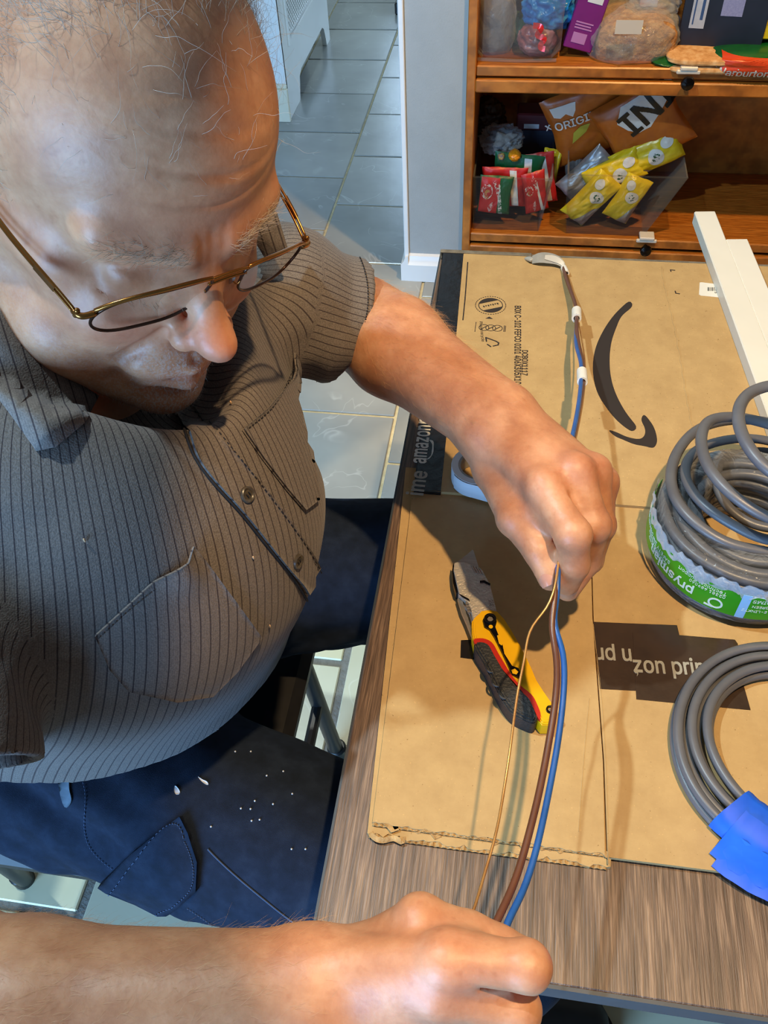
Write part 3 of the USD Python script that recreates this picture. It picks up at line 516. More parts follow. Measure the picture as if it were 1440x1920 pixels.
part(br, 'bag', lumpy(c+V(0, .075, .004), (.108, .135, .062), 77, .10, 10, 4, 2.6), CLEAR, smooth=True)
part(br, 'label', box(ony(1152, 64, 2.075), ony(1207, 38, 2.075)+V(0, .0012, 0)), plain('cream_label', '#cbbfae', .5))
solo('food_bag', lumpy(ony(1225, 8, 2.2), (.06, .05, .035), 78, .2, 9, 4), CLEAR, 'empty clear bag end above the brown bread', 'bag', smooth=True)
solo('paper_leaflet', box(ony(1198, 14, 2.17), ony(1238, -14, 2.17)+V(0, .01, .02), .002), plain('pale_blue_print', ('#a9b7c6', '#b97a52'), .5, noise=(30,)), 'pale blue and orange card behind the brown bread', 'card')
dc = thing('dark_box', 'dark navy carton with two pale labels behind the flatbread packets', 'carton', ony(1330, 40, 2.2)); a_ = ony(1273, 62, 2.14)
M = trimesh.transformations.rotation_matrix(math.radians(-8), [0, 0, 1]); M[:3, 3] = a_
for nm, lo, hi, mm in (('carton', (0, 0, -.03), (.18, .12, .22), plain('navy_card', ('#161c2a', '#20283a'), .45, noise=(12,))), ('label', (.018, -.001, .012), (.050, .0, .16), plain('pale_label', ('#a8b0bc', '#b9c0ca'), .5, noise=(40,))), ('label', (.080, -.001, .040), (.125, .0, .12), plain('lavender_label', ('#7f86b4', '#9298c0'), .5, noise=(300,))), ('print', (.023, -.0016, .02), (.026, -.0008, .15), plain('blue_print', '#32507e', .5)), ('print', (.038, -.0016, .03), (.044, -.0008, .10), plain('blue_print', '#32507e', .5))):
    q = box(lo, hi, .001 if nm == 'carton' else 0); q.apply_transform(M); part(dc, nm, q, mm)
for i, px in enumerate(((1405, 30), (1425, 62), (1385, 75))):
    solo('black_tub', lumpy(ony(*px, 2.22), (.045, .04, .045), 90+i, .1, 6, 3, 3), plain('black_gloss', ('#0c0c0d', '#17181a'), .2, noise=(20,)), ('black glossy tub at the top right of the upper shelf', 'black glossy tub behind the yellow carton', 'black glossy tub just right of the navy carton')[i], 'tub', smooth=True)
yc = thing('yellow_carton', 'yellow carton with red mark at the right edge of the upper shelf', 'carton', ony(1435, 45, 2.12)); a_ = ony(1423, 74, 2.12)
part(yc, 'carton', box(a_, a_+V(.08, .05, .12), .002), plain('yellow_card', ('#d6bc14', '#e2c91f'), .4, noise=(10,))); part(yc, 'print', box(a_+V(.010, -.001, .030), a_+V(.05, 0, .046)), plain('red_print', '#a31a16', .4))
GRP = plain('green_flatbread_film', ('#0b4a20', '#12602c'), .25, noise=(20,)); RDP = plain('orange_red_film', ('#c23a14', '#d4481c'), .3, noise=(15,))
for i, (y, px, dz, lab) in enumerate(((2.105, (1368, 108), 0, 'front packet of flatbreads with red and green wrapper at the right of the upper shelf'), (2.19, (1385, 84), .018, 'rear packet of flatbreads with a wide red name band on the upper shelf'))):
    c = ony(*px, y); o = thing('flatbread_packet', lab, 'bread', c)
    for k in range(2): part(o, 'flatbread', lumpy(c+V(-.055, .0, -.012+.017*k), (.085, .05, .0095), 95+k+3*i, .05, 6, 3, 3.5), plain('flatbread', ('#b5824a', '#cf9f68', '#dcb98a'), .8, noise=(60,)), smooth=True)
    w = part(o, 'wrapper', lumpy(c+V(.085, .0, -.002), (.135, .056, .026), 99+i, .08, 6, 4, 3), GRP, smooth=True)
    host = lumpy(c+V(.085, .0, -.002), (.137, .0575, .0275), 99+i, .08, 6, 4, 3)
    def lay(pg, x, z, mm, nm): 
        q = extrude(pg, .0003); q.apply_transform(frame(c+V(x, -.07, z), V(1, 0, 0), V(0, .25, 1), V(0, -1, .25))); part(w, nm, drape(q, host, .0018 if nm == 'lettering' else .0006), mm, smooth=True)
    if i == 0: lay(sg.Polygon([(-.062, -.024), (.050, -.022), (.058, .0), (.045, .014), (-.058, .016)]), .035, .004, RDP, 'band'); lay(shape_text('Warburtons', .017), .030, -.012, WHT, 'lettering'); lay(shape_text('PROTEIN', .012), .135, -.004, WHT, 'lettering'); lay(shape_text('FLATBREADS', .010), .130, -.017, plain('lime_print', '#9dbb2c', .4), 'lettering')
    else: lay(sg.box(-.085, -.014, .10, .019), .055, .0, RDP, 'band'); lay(shape_text('Warburtons', .024), .070, .004, WHT, 'lettering')
solo('green_wrapper', lumpy(ony(1250, 114, 2.1), (.035, .03, .008), 111, .2, 8, 3), GRP, 'loose end of green film between the bread and the flatbreads', 'wrapper', smooth=True)
# ---------------------------------------------------------------- implicit surfaces
def smin(a, b, k): h = np.clip(.5+.5*(b-a)/k, 0, 1); return b*(1-h)+a*h-k*h*(1-h)
def smax(a, b, k): return -smin(-a, -b, k)
def cap(p, a, b, ra, rb=None):
    a, b = np.asarray(a, np.float32), np.asarray(b, np.float32); ab = b-a; rb = ra if rb is None else rb
    t = np.clip(((p-a)@ab)/max(float(ab@ab), 1e-12), 0, 1)
    q = p-a-t[:, None]*ab
    return np.sqrt((q*q).sum(1))-(ra+t*(rb-ra)).astype(np.float32)
def sph(p, c, r): q = p-np.asarray(c, np.float32); return np.sqrt((q*q).sum(1))-r
def ell(p, c, r, M=None):
    q = p-np.asarray(c, np.float32)
    if M is not None: q = q@np.asarray(M, np.float32)
    r = np.asarray(r, np.float32); k0 = np.sqrt(((q/r)**2).sum(1)); k1 = np.sqrt(((q/r**2)**2).sum(1))
    return k0*(k0-1)/np.maximum(k1, 1e-6)
def chain(p, pts, rs, k=.004):
    d = None
    for i in range(len(pts)-1):
        c = cap(p, pts[i], pts[i+1], rs[i], rs[i+1]); d = c if d is None else smin(d, c, k)
    return d
def surf(f, lo, hi, h, B=8, margin=.012):
    """surface nets over the blocks the surface passes through -> vertices, quads"""
    lo = np.asarray(lo, float); nb = np.ceil((np.asarray(hi)-lo)/(B*h)).astype(int)
    bi = np.stack(np.meshgrid(*map(np.arange, nb), indexing='ij'), -1).reshape(-1, 3)
    cen = lo+(bi+.5)*B*h
    d = np.concatenate([f(c.astype(np.float32)) for c in np.array_split(cen, max(1, len(cen)//200000))])
    bi = bi[np.abs(d) < B*h*.87+margin]
    g = np.stack(np.meshgrid(*[np.arange(B+1)]*3, indexing='ij'), -1).reshape(-1, 3)
    N = nb*B+2; ids, vs, edges = [], [], []
    corner = np.array(list(np.ndindex(2, 2, 2)))
    for blk in np.array_split(bi, max(1, len(bi)//400)):
        P = blk[:, None]*B+g[None]
        D = f((lo+P.reshape(-1, 3)*h).astype(np.float32)).reshape(len(blk), B+1, B+1, B+1)
        c8 = np.stack([D[:, i:B+i, j:B+j, k:B+k] for i, j, k in corner], -1)
        s = (c8 < 0).sum(-1); act = (s > 0) & (s < 8)
        w = np.argwhere(act)
        if not len(w): continue
        c = c8[act]; base = blk[w[:, 0]]*B+w[:, 1:]
        acc = np.zeros((len(c), 3)); cnt = np.zeros(len(c))
        for a in range(8):
            for ax in range(3):
                if corner[a][ax] == 0:
                    b = a | (4 >> ax); cr = (c[:, a] < 0) != (c[:, b] < 0)
                    t = np.where(cr, c[:, a]/np.where(cr, c[:, a]-c[:, b], 1), 0)
                    q = np.broadcast_to(corner[a].astype(float), (len(c), 3)).copy(); q[:, ax] += t
                    acc += np.where(cr[:, None], q, 0); cnt += cr
        vs.append(lo+(base+acc/cnt[:, None])*h)
        ids.append((base[:, 0]*N[1]+base[:, 1])*N[2]+base[:, 2])
        for ax in range(3):
            b = 4 >> ax; cr = (c[:, 0] < 0) != (c[:, b] < 0)
            edges.append((ax, base[cr], (c[:, 0] < 0)[cr]))
    ids = np.concatenate(ids); vs = np.concatenate(vs); o = np.argsort(ids); ids, vs = ids[o], vs[o]
    def find(c):
        k = (c[:, 0]*N[1]+c[:, 1])*N[2]+c[:, 2]; i = np.minimum(np.searchsorted(ids, k), len(ids)-1); return np.where(ids[i] == k, i, -1)
    quads = []
    for ax, base, sgn in edges:
        u, v = np.eye(3, dtype=int)[(ax+1) % 3], np.eye(3, dtype=int)[(ax+2) % 3]
        q = np.stack([find(base-u-v), find(base-v), find(base), find(base-u)], 1)
        ok = (q >= 0).all(1); q = q[ok]; fl_ = ~sgn[ok]; q[fl_] = q[fl_][:, ::-1]; quads.append(q)
    q = np.concatenate(quads)
    return trimesh.Trimesh(vs, np.vstack([q[:, [0, 1, 2]], q[:, [0, 2, 3]]]), process=False)
# ---------------------------------------------------------------- the man's head, in its own axes: x his right, y forward, z up
from scipy.spatial.transform import Rotation as Rot
HQ = Rot.from_rotvec([-.42517549909996655, .3238605431327491, -2.2181137016622134]).as_matrix(); HP = np.array([-.24464924511210906, .45809557016543756, 1.1494203379305208]); HS = 1.05
def h2w(p): return (np.asarray(p, float)*HS)@HQ.T+HP
def w2h(p): return ((np.asarray(p)-HP)@HQ)/HS
def head_sdf(P):
    p = w2h(P).astype(np.float32); m = p.copy(); m[:, 0] = np.abs(m[:, 0])           # m: mirrored, for the paired features
    d = ell(p, (0, -.012, .042), (.080, .100, .089))
    d = smin(d, ell(p, (0, .024, .040), (.069, .066, .064)), .02)
    d = smin(d, ell(p, (0, .022, -.035), (.064, .063, .076)), .03)
    d = smin(d, cap(m, (.060, .0, -.050), (.026, .066, -.098), .022, .018), .03)       # jaw
    d = smin(d, sph(m, (.047, .044, -.074), .027), .025)                               # jowl
    d = smin(d, ell(p, (0, .088, -.106), (.024, .019, .0175)), .022)                    # chin
    d = smin(d, sph(m, (.038, .066, -.036), .024), .02)                                # cheek
    d = smin(d, cap(m, (.058, .048, -.012), (.068, .02, -.008), .014, .012), .02)      # cheek bone
    d = smin(d, cap(m, (.050, .072, .022), (.013, .089, .016), .0105, .0105), .014)    # brow
    d = smax(d, -ell(m, (.035, .107, -.003), (.019, .021, .0115)), .012)               # socket
    d = smin(d, sph(m, (.0325, .0735, -.005), .0150), .004)                            # closed lid
    d = smin(d, cap(m, (.045, .073, -.021), (.020, .083, -.024), .0060, .0055), .009)  # bag
    d = smax(d, -cap(m, (.046, .079, .0045), (.022, .093, .0045), .0012), .003)        # lid fold
    d = smax(d, -cap(m, (.048, .076, -.0145), (.022, .0895, -.0155), .0010), .0025)    # lash line
    d = smin(d, sph(m, (.0135, .089, -.010), .0085), .010)
    n = cap(p, (0, .086, .012), (0, .109, -.024), .0082, .0098)
    d = smin(d, cap(m, (.016, .082, -.006), (.022, .080, -.036), .0115, .0150), .012)
    n = smin(n, ell(p, (0, .1165, -.031), (.0122, .0150, .0108)), .008)
    n = smin(n, ell(m, (.0130, .103, -.036), (.0078, .0110, .0082)), .005)
    n = smax(n, -ell(m, (.0075, .112, -.0465), (.0040, .0062, .0050)), .003)
    d = smin(d, n, .011)
    d = smin(d, ell(p, (0, .085, -.069), (.035, .0205, .019)), .016)                    # muzzle
    d = smin(d, cap(m, (.024, .090, -.0715), (.0, .1035, -.0680), .0052, .0064), .006) # upper lip
    d = smin(d, cap(m, (.020, .091, -.0820), (.0, .1030, -.0825), .0055, .0072), .006) # lower lip
    d = smax(d, -cap(m, (.030, .0875, -.0775), (.0, .1100, -.0752), .0013), .003)      # mouth line
    d = smax(d, -cap(p, (0, .1085, -.052), (0, .1055, -.062), .0022), .004)            # philtrum
    d = smax(d, -cap(p, (-.014, .0975, -.092), (.014, .0975, -.092), .0040), .008)     # under the lip
    d = smax(d, -cap(m, (.0195, .0985, -.036), (.037, .0865, -.066), .0020), .008)     # nose-to-mouth fold
    d = smax(d, -cap(m, (.036, .084, -.078), (.040, .075, -.096), .0012), .006)
    for z, a in ((.052, .0012), (.066, .0012), (.080, .0010), (.094, .0009)):           # forehead lines
        q = p[:, 2]-z-.004*np.sin(p[:, 0]*40+z*90); d = d+a*np.exp(-(q/.0022)**2)*np.clip((p[:, 1]-.03)/.04, 0, 1)*np.clip(1-np.abs(p[:, 0])/.055, 0, 1)
    q = m[:, 0]-.007-.1*(p[:, 2]-.02); d = d+.0012*np.exp(-(q/.0018)**2)*np.clip(1-np.abs(p[:, 2]-.022)/.014, 0, 1)*(p[:, 1] > .05)  # frown
    e = ell(m, (.083, -.014, -.012), (.010, .022, .034)); e = smax(e, -ell(m, (.093, -.010, -.010), (.008, .012, .020)), .005)
    d = smin(d, e, .006)
    d = smin(d, cap(p, (0, -.030, -.05), (0, -.062, -.165), .060, .066), .03)          # neck
    d = smin(d, ell(p, (0, .030, -.098), (.046, .042, .024)), .03)                     # under the chin
    return d*HS
# ---------------------------------------------------------------- arms and hands
SHL, SHR = V(-.215, .605, .955), V(-.362, .285, .972)
ELL_, WRL = dep(676, 604, .785), dep(930, 790, .682)
ELR, WRR = dep(-175, 1905, .458), dep(575, 1872, .455)
def P2(x, y, d): return dep(x, y, d)
LH = {  # joints of the left hand: knuckle .. tip
    'index': ([P2(1022, 912, 0.623), P2(1074, 1002, 0.602), P2(1076, 1058, 0.616), P2(1063, 1092, 0.630)], [0.0135, 0.0127, 0.0113, 0.0099]),
    'middle': ([P2(1078, 884, 0.628), P2(1112, 985, 0.623), P2(1100, 1050, 0.648), P2(1064, 1104, 0.650)], [0.0135, 0.0124, 0.0110, 0.0097]),
    'ring': ([P2(1112, 884, 0.644), P2(1124, 985, 0.650), P2(1106, 1050, 0.673), P2(1078, 1076, 0.686)], [0.0127, 0.0117, 0.0104, 0.0092]),
    'pinky': ([P2(1128, 902, 0.668), P2(1128, 985, 0.678), P2(1108, 1030, 0.698), P2(1090, 1050, 0.706)], [0.0113, 0.0103, 0.0092, 0.0082]),
    'thumb': ([P2(930, 880, 0.678), P2(966, 972, 0.642), P2(1012, 1034, 0.628), P2(1032, 1084, 0.623)], [0.0167, 0.0135, 0.0117, 0.0095])}
RH = {
    'index': ([P2(838, 1800, .425), P2(986, 1812, .420), P2(985, 1800, .447), P2(945, 1776, .462)], [.0130, .0118, .0102, .0090]),
    'middle': ([P2(822, 1858, .430), P2(968, 1893, .432), P2(958, 1890, .462), P2(915, 1862, .472)], [.0130, .0118, .0102, .0092]),
    'ring': ([P2(808, 1915, .440), P2(940, 1965, .446), P2(930, 1952, .474), P2(890, 1920, .480)], [.0120, .0110, .0098, .0088]),
    'pinky': ([P2(800, 1970, .455), P2(900, 2020, .465), P2(890, 2000, .488), P2(860, 1975, .492)], [.0105, .0098, .0088, .0078]),
    'thumb': ([P2(690, 1800, .470), P2(788, 1728, .455), P2(880, 1752, .455), P2(940, 1768, .452)], [.0165, .0135, .0115, .0095])}
def hand_sdf(p, Hd, W, W2, back):
    """Hd: joints; W, W2: the two sides of the wrist; back: direction of the back of the hand"""
    palm = None
    for i, f in enumerate(('index', 'middle', 'ring', 'pinky')):
        w = W+(W2-W)*i/3; k = Hd[f][0][0]-back*.004
        c = cap(p, w, k, .0165, .0135); palm = c if palm is None else smin(palm, c, .016)
    t = Hd['thumb']; palm = smin(palm, cap(p, W-back*.004, t[0][0], .019, .018), .016)
    i0, i1 = Hd['index'][0][0], Hd['index'][0][1]
    for s_ in (0., .2, .4, .6, .8): palm = smin(palm, cap(p, t[0][0]*(1-s_)+t[0][1]*s_, i0*(1-s_)+i1*s_-back*.008, .012-.005*s_, .010-.003*s_), .010)      # web
    d = palm
    for f in ('index', 'middle', 'ring', 'pinky', 'thumb'):
        pts, rs = Hd[f]; c = chain(p, pts, rs, .004)
        c = smin(c, sph(p, pts[1], rs[1]*1.07), .003)
        q = sph(p, pts[0], rs[0]*1.02); c = smin(c, q, .004)
        d = smin(d, c, .0065) if f != 'thumb' else smin(d, c, .006)
    # keep the fingers apart: shallow valleys between neighbouring chains
    for a, b in (('index', 'middle'), ('middle', 'ring'), ('ring', 'pinky')):
        A, B = Hd[a][0], Hd[b][0]
        for i in (0, 1):
            m0, m1 = (A[i]*(.35 if i == 0 else 0)+A[i+1]*(.65 if i == 0 else 1)), A[i+1]
            if i == 0: s0, s1 = (A[0]*.55+A[1]*.45+B[0]*.55+B[1]*.45)/2, (A[1]+B[1])/2
            else: s0, s1 = (A[1]+B[1])/2, (A[2]+B[2])/2
            d = smax(d, -cap(p, s0+back*.010, s1+back*.008, .0022, .0028), .005)
    return d
def wrist_sides(W, ax, back, hw):
    s = unit(np.cross(unit(ax), back)); return W+s*hw, W-s*hw
BKL = unit(V(.15, -.30, .94)); BKL = unit(V(0, 0, 1)*.9+unit(C-LH['middle'][0][0])*.6)
BKR = unit(C-RH['middle'][0][0])
_a = unit(LH['middle'][0][0]-WRL); WL1, WL2 = wrist_sides(WRL, _a, BKL, .0135)
if np.linalg.norm(WL1-LH['thumb'][0][0]) > np.linalg.norm(WL2-LH['thumb'][0][0]): WL1, WL2 = WL2, WL1
_a = unit(RH['middle'][0][0]-WRR); WR1, WR2 = wrist_sides(WRR, _a, BKR, .0135)
if np.linalg.norm(WR1-RH['thumb'][0][0]) > np.linalg.norm(WR2-RH['thumb'][0][0]): WR1, WR2 = WR2, WR1
def arm_sdf(p, S, E, W, W1, W2, k=1.0):
    d = cap(p, S, E, .047*k, .038*k)
    m = E+(W-E)*.28
    f = smin(cap(p, E, m, .037*k, .042*k), cap(p, m, W, .043*k, .026*k), .02)
    f = smin(f, cap(p, m, W1, .034*k, .0205), .012); f = smin(f, cap(p, m, W2, .034*k, .0205), .012)
    return smin(d, f, .022)
PEL = V(-.43, .43, .60); NECK = h2w((0, -.062, -.165))
def bound(p, c, r, fn):
    d = np.linalg.norm(p-np.asarray(c, np.float32), axis=1)-r; out = d.astype(np.float32)+.035
    k = d < .0
    if k.any(): out[k] = fn(p[k])
    return out
def body_sdf(p):
    d = cap(p, PEL, NECK+(PEL-NECK)*.15, .12, .075)
    d = smin(d, cap(p, SHL, SHR, .045), .04)
    d = smin(d, bound(p, HP-HQ[:, 2]*.02, .29, head_sdf), .02)
    a = bound(p, (SHL+ELL_+WRL)/3, .36, lambda q: arm_sdf(q, SHL, ELL_, WRL, WL1, WL2))
    b = bound(p, (SHR+ELR+WRR)/3, .42, lambda q: arm_sdf(q, SHR, ELR, WRR, WR1, WR2, 1.03))
    hl = bound(p, LH['middle'][0][0], .13, lambda q: hand_sdf(q, LH, WL1, WL2, BKL))
    hr = bound(p, RH['middle'][0][0], .15, lambda q: hand_sdf(q, RH, WR1, WR2, BKR))
    d = smin(d, smin(a, hl, .012), .02)
    d = smin(d, smin(b, hr, .012), .02)
    return d
person = thing('person', 'person in striped short-sleeved shirt and navy work trousers, seated at the table and pulling wires', 'person', (-.42, .44, 0))
def skin_mat(name):
    return mat(name, {'tc': ('texture_coordinate', {}), 'n': ('noise_texture', {'scale': 38, 'detail': 5, 'roughness': .65}), 'r': ('rgb_ramp', {'ramp': [(.30, lin('#ab7150')), (.50, lin('#bb825e')), (.72, lin('#cb9570'))]}),
        'n3': ('noise_texture', {'scale': 150, 'detail': 2}), 'r3': ('rgb_ramp', {'ramp': [(.22, (.72, .58, .50)), (.40, (1, 1, 1))]}), 'm3': ('mix_color', {'blend_type': 'multiply', 'fac': .4}),
        'at': ('attribute', {'attribute': 'redness'}), 'mx': ('mix_color', {'b': lin('#b5604f')}), 'at2': ('attribute', {'attribute': 'stubble'}), 'n4': ('noise_texture', {'scale': 700, 'detail': 1}),
        'r4': ('rgb_ramp', {'ramp': [(.45, (0, 0, 0)), (.6, (1, 1, 1))]}), 'm4': ('math', {'math_type': 'multiply'}), 'mx2': ('mix_color', {'b': lin('#b9b0a8')}),
        'n2': ('noise_texture', {'scale': 260, 'detail': 3}), 'bp': ('bump', {'distance': .0012, 'strength': .16}),
        'p': ('principled_bsdf', {'roughness': .47, 'specular_ior_level': .45, 'subsurface_weight': .22, 'subsurface_radius': (1, .35, .2), 'subsurface_scale': .006})},
        [('tc.object', 'n.vector'), ('tc.object', 'n2.vector'), ('tc.object', 'n3.vector'), ('tc.object', 'n4.vector'), ('n.fac', 'r.fac'), ('n3.fac', 'r3.fac'), ('r.color', 'm3.a'), ('r3.color', 'm3.b'), ('at.fac', 'mx.fac'), ('m3.result', 'mx.a'),
         ('mx.result', 'mx2.a'), ('n4.fac', 'r4.fac'), ('r4.color', 'm4.value1'), ('at2.fac', 'm4.value2'), ('m4.value', 'mx2.fac'), ('mx2.result', 'p.base_color'), ('n2.fac', 'bp.height'), ('bp.normal', 'p.normal')], 'p.BSDF')
SKIN = skin_mat('skin')
body = surf(body_sdf, (-.62, -.05, .5), (.14, .78, 1.36), .0022)
hv = w2h(body.vertices)
from scipy import sparse
e = body.edges_unique; n = len(body.vertices); A = sparse.coo_matrix((np.ones(2*len(e)), (np.r_[e[:, 0], e[:, 1]], np.r_[e[:, 1], e[:, 0]])), (n, n)).tocsr(); A = sparse.diags(1/np.maximum(A.sum(1).A1 if hasattr(A.sum(1), 'A1') else np.asarray(A.sum(1)).ravel(), 1)) @ A
wt = (np.clip((hv[:, 2]-.030)/.02, 0, 1)*np.clip((.30-np.linalg.norm(hv, axis=1))/.05, 0, 1))[:, None]; X = np.array(body.vertices)
for k in range(60): X = X+wt*(.65 if k % 2 == 0 else -.60)*(A@X-X)          # an even scalp
for k in range(4): X = X+.4*(1-wt)*(A@X-X)*(1 if k % 2 == 0 else -.95)
q = w2h(X); a = np.zeros(n)
for z, am in ((.050, .0010), (.063, .0012), (.077, .0010), (.091, .0008)):
    d_ = q[:, 2]-z-.004*np.sin(q[:, 0]*40+z*90); a += am*np.exp(-(d_/.0020)**2)*np.clip((q[:, 1]-.03)/.04, 0, 1)*np.clip(1-np.abs(q[:, 0])/.055, 0, 1)
X = X-meshkit.arrays(trimesh.Trimesh(X, body.faces, process=False), True)[2]*a[:, None]; body.vertices = X
def blob(c, r, mir=True):
    q = hv.copy(); q[:, 0] = np.abs(q[:, 0]) if mir else q[:, 0]
    return np.exp(-(((q-np.array(c))/np.array(r))**2).sum(1))
red = np.clip(.42*blob((0, .118, -.034), (.018, .03, .016))+.30*blob((.040, .080, -.034), (.026, .04, .022))+.30*blob((0, .10, -.0745), (.024, .03, .009))+.18*blob((.0, .09, .03), (.05, .05, .02)), 0, 1)
for f in LH.values(): red += .22*np.exp(-(np.linalg.norm(body.vertices-f[0][0], axis=1)/.016)**2)+.2*np.exp(-(np.linalg.norm(body.vertices-f[0][1], axis=1)/.011)**2)
for f in RH.values(): red += .22*np.exp(-(np.linalg.norm(body.vertices-f[0][0], axis=1)/.016)**2)+.2*np.exp(-(np.linalg.norm(body.vertices-f[0][1], axis=1)/.011)**2)
stub = np.clip(.8*blob((0, .085, -.103), (.034, .04, .026))+.45*blob((0, .10, -.062), (.03, .03, .010))+.3*blob((.05, .03, -.08), (.03, .05, .03)), 0, .75)
part(person, 'body', body, SKIN, smooth=True, pv={'redness': np.clip(red, 0, .8), 'stubble': stub})
# ---------------------------------------------------------------- clothes
CUFL, CUFR = SHL+(ELL_-SHL)*.80+V(.0, -.004, -.004), SHR+(ELR-SHR)*.52
AX0, AX1 = V(-.44, .43, .62), V(-.265, .475, 1.05)
HEMN = unit(V(.16, -.03, .98)); HEMO = onz(250, 1425, .69)+V(0, 0, .045)
def torso_sdf(p):
    d = ell(p, (-.335, .405, .875), (.200, .190, .190))
    d = smin(d, ell(p, (-.338, .44, .950), (.132, .190, .128)), .06)
    d = smin(d, ell(p, (-.415, .410, .715), (.225, .185, .150)), .07)
    d = smin(d, cap(p, SHL+V(0, -.01, -.005), SHR+V(0, .012, -.010), .050), .05)
    d = smin(d, cap(p, NECK+V(-.03, 0, -.06), NECK+(NECK-AX0)*.03+V(-.02, 0, 0), .080, .074), .035)
    return d
def shirt_sdf(p):
    d = torso_sdf(p)
    for S, Cf, E, r0, r1 in ((SHL, CUFL, ELL_, .062, .060), (SHR, CUFR, ELR, .068, .074)):
        a = unit(Cf-S); s = cap(p, S, Cf+a*.05, r0, r1)
        s = np.maximum(s, (p-Cf.astype(np.float32))@a.astype(np.float32)); s = np.maximum(s, -cap(p, Cf-a*.022, Cf+a*.08, r1-.0095))
        d = smin(d, s, .022)
    hd = bound(p, HP-HQ[:, 2]*.02, .29, head_sdf); d = smax(d, -(hd-.020), .020)
    d = np.maximum(d, -cap(p, NECK-(NECK-AX0)*.01, h2w((0, -.045, -.10)), .069, .085))         # neck opening
    d = np.maximum(d, -((p-HEMO.astype(np.float32))@HEMN.astype(np.float32))+.004*np.sin(p[:, 1]*60))
    return d
shirt = surf(shirt_sdf, (-.68, .1, .5), (.02, .78, 1.14), .0034)
def relax(m, n=2):
    from scipy import sparse
    e = m.edges_unique; k = len(m.vertices); A = sparse.coo_matrix((np.ones(2*len(e)), (np.r_[e[:, 0], e[:, 1]], np.r_[e[:, 1], e[:, 0]])), (k, k)).tocsr()
    A = sparse.diags(1/np.maximum(np.asarray(A.sum(1)).ravel(), 1)) @ A; X = np.array(m.vertices)
    for i in range(2*n): X = X+(.5 if i % 2 == 0 else -.48)*(A@X-X)
    m.vertices = X; return m
relax(shirt, 3)
v = shirt.vertices.copy(); nrm = meshkit.arrays(shirt, True)[2]
AXD = unit(AX1-AX0); FW = unit(V(.90, -.35, .0)-AXD*np.dot(V(.90, -.35, .0), AXD)); LT = np.cross(AXD, FW)
def stripe_u(v):
    q = v-AX0; h = q@AXD; y, x = q@LT, q@FW
    t = np.clip((x+.03)/.20, 0, 1); o = .05+.25*t*t*(3-2*t)
    return np.arctan2(y, x+o)*(.17+o)+.006*np.sin(h*9)
u = stripe_u(v)
sl = np.zeros(len(v))
for S, E in ((SHL, ELL_), (SHR, ELR)):
    a = unit(E-S); b = unit(np.cross(a, V(0, 0, 1))); c = np.cross(a, b); q = v-S; t = q@a
    w = np.clip((t-.015)/.02, 0, 1)*(np.linalg.norm(q-t[:, None]*a, axis=1) < .10)*(torso_sdf(v.astype(np.float32)) > .004)
    ua = np.arctan2(q@b, q@c)*.072; u = np.where(w > .5, ua, u); sl = np.maximum(sl, w)
def folds(v):
    n1 = meshkit.fbm(v*np.array([9, 9, 14.]), 3, 3)-.5
    q = v-AX0; h, a = q@AXD, np.arctan2(q@LT, q@FW)
    f = .0045*n1
    f += .0035*np.sin(a*17+h*10+3*n1)*np.clip(1-h/.16, 0, 1)                           # skirt gathers
    for S, E in ((SHL, ELL_), (SHR, ELR)):                                                # sleeve folds
        t = (v-S)@unit(E-S); r = np.linalg.norm(v-S, axis=1)
        cw = np.clip((np.linalg.norm((Cf:=CUFL if S is SHL else CUFR)-S)-t)/.02, 0, 1); f += cw*.0045*np.sin(t*95+v[:, 2]*70+5*n1)*np.exp(-((r-.075)/.07)**2)
    r = np.linalg.norm(v-(SHL+V(.06, -.08, -.07)), axis=1); f += .005*np.sin((v@unit(V(.5, -.2, -1)))*75)*np.exp(-(r/.07)**2)
    return f
shirt.vertices = v+nrm*folds(v)[:, None]
def shirt_mat(name, a, b):
    return mat(name, {'at': ('attribute', {'attribute': 'stripe'}), 'k': ('math', {'math_type': 'multiply', 'value2': 1/.0066}), 'fr': ('math', {'math_type': 'fract' if False else 'fraction'}),
        'r': ('rgb_ramp', {'ramp': [(0, lin(a)), (.42, lin(a)), (.48, lin(b)), (.55, lin(b)), (.61, lin(a)), (1, lin(a))]}),
        'tc': ('texture_coordinate', {}), 'n': ('noise_texture', {'scale': 900, 'detail': 1}), 'mp': ('mapping', {'scale': (1, 1, 1)}), 'r2': ('rgb_ramp', {'ramp': [(.3, (.72, .72, .72)), (.7, (1.12, 1.12, 1.12))]}),
        'k2': ('math', {'math_type': 'multiply', 'value2': 1/.0013}), 'fr2': ('math', {'math_type': 'fraction'}), 'r3': ('rgb_ramp', {'ramp': [(0, (.88, .88, .88)), (.5, (1.05, 1.05, 1.05)), (1, (.88, .88, .88))]}), 'm3': ('mix_color', {'blend_type': 'multiply', 'fac': 1}),
        'mx': ('mix_color', {'blend_type': 'multiply', 'fac': 1}), 'bp': ('bump', {'distance': .0006, 'strength': .5}), 'p': ('principled_bsdf', {'roughness': .82, 'specular_ior_level': .25, 'sheen_weight': .12, 'sheen_tint': (.8, .8, .85)})},
        [('at.fac', 'k.value1'), ('k.value', 'fr.value1'), ('fr.value', 'r.fac'), ('tc.object', 'mp.vector'), ('mp.vector', 'n.vector'), ('n.fac', 'r2.fac'), ('r.color', 'mx.a'), ('r2.color', 'mx.b'),
         ('at.fac', 'k2.value1'), ('k2.value', 'fr2.value1'), ('fr2.value', 'r3.fac'), ('mx.result', 'm3.a'), ('r3.color', 'm3.b'), ('m3.result', 'p.base_color'), ('n.fac', 'bp.height'), ('bp.normal', 'p.normal')], 'p.BSDF')
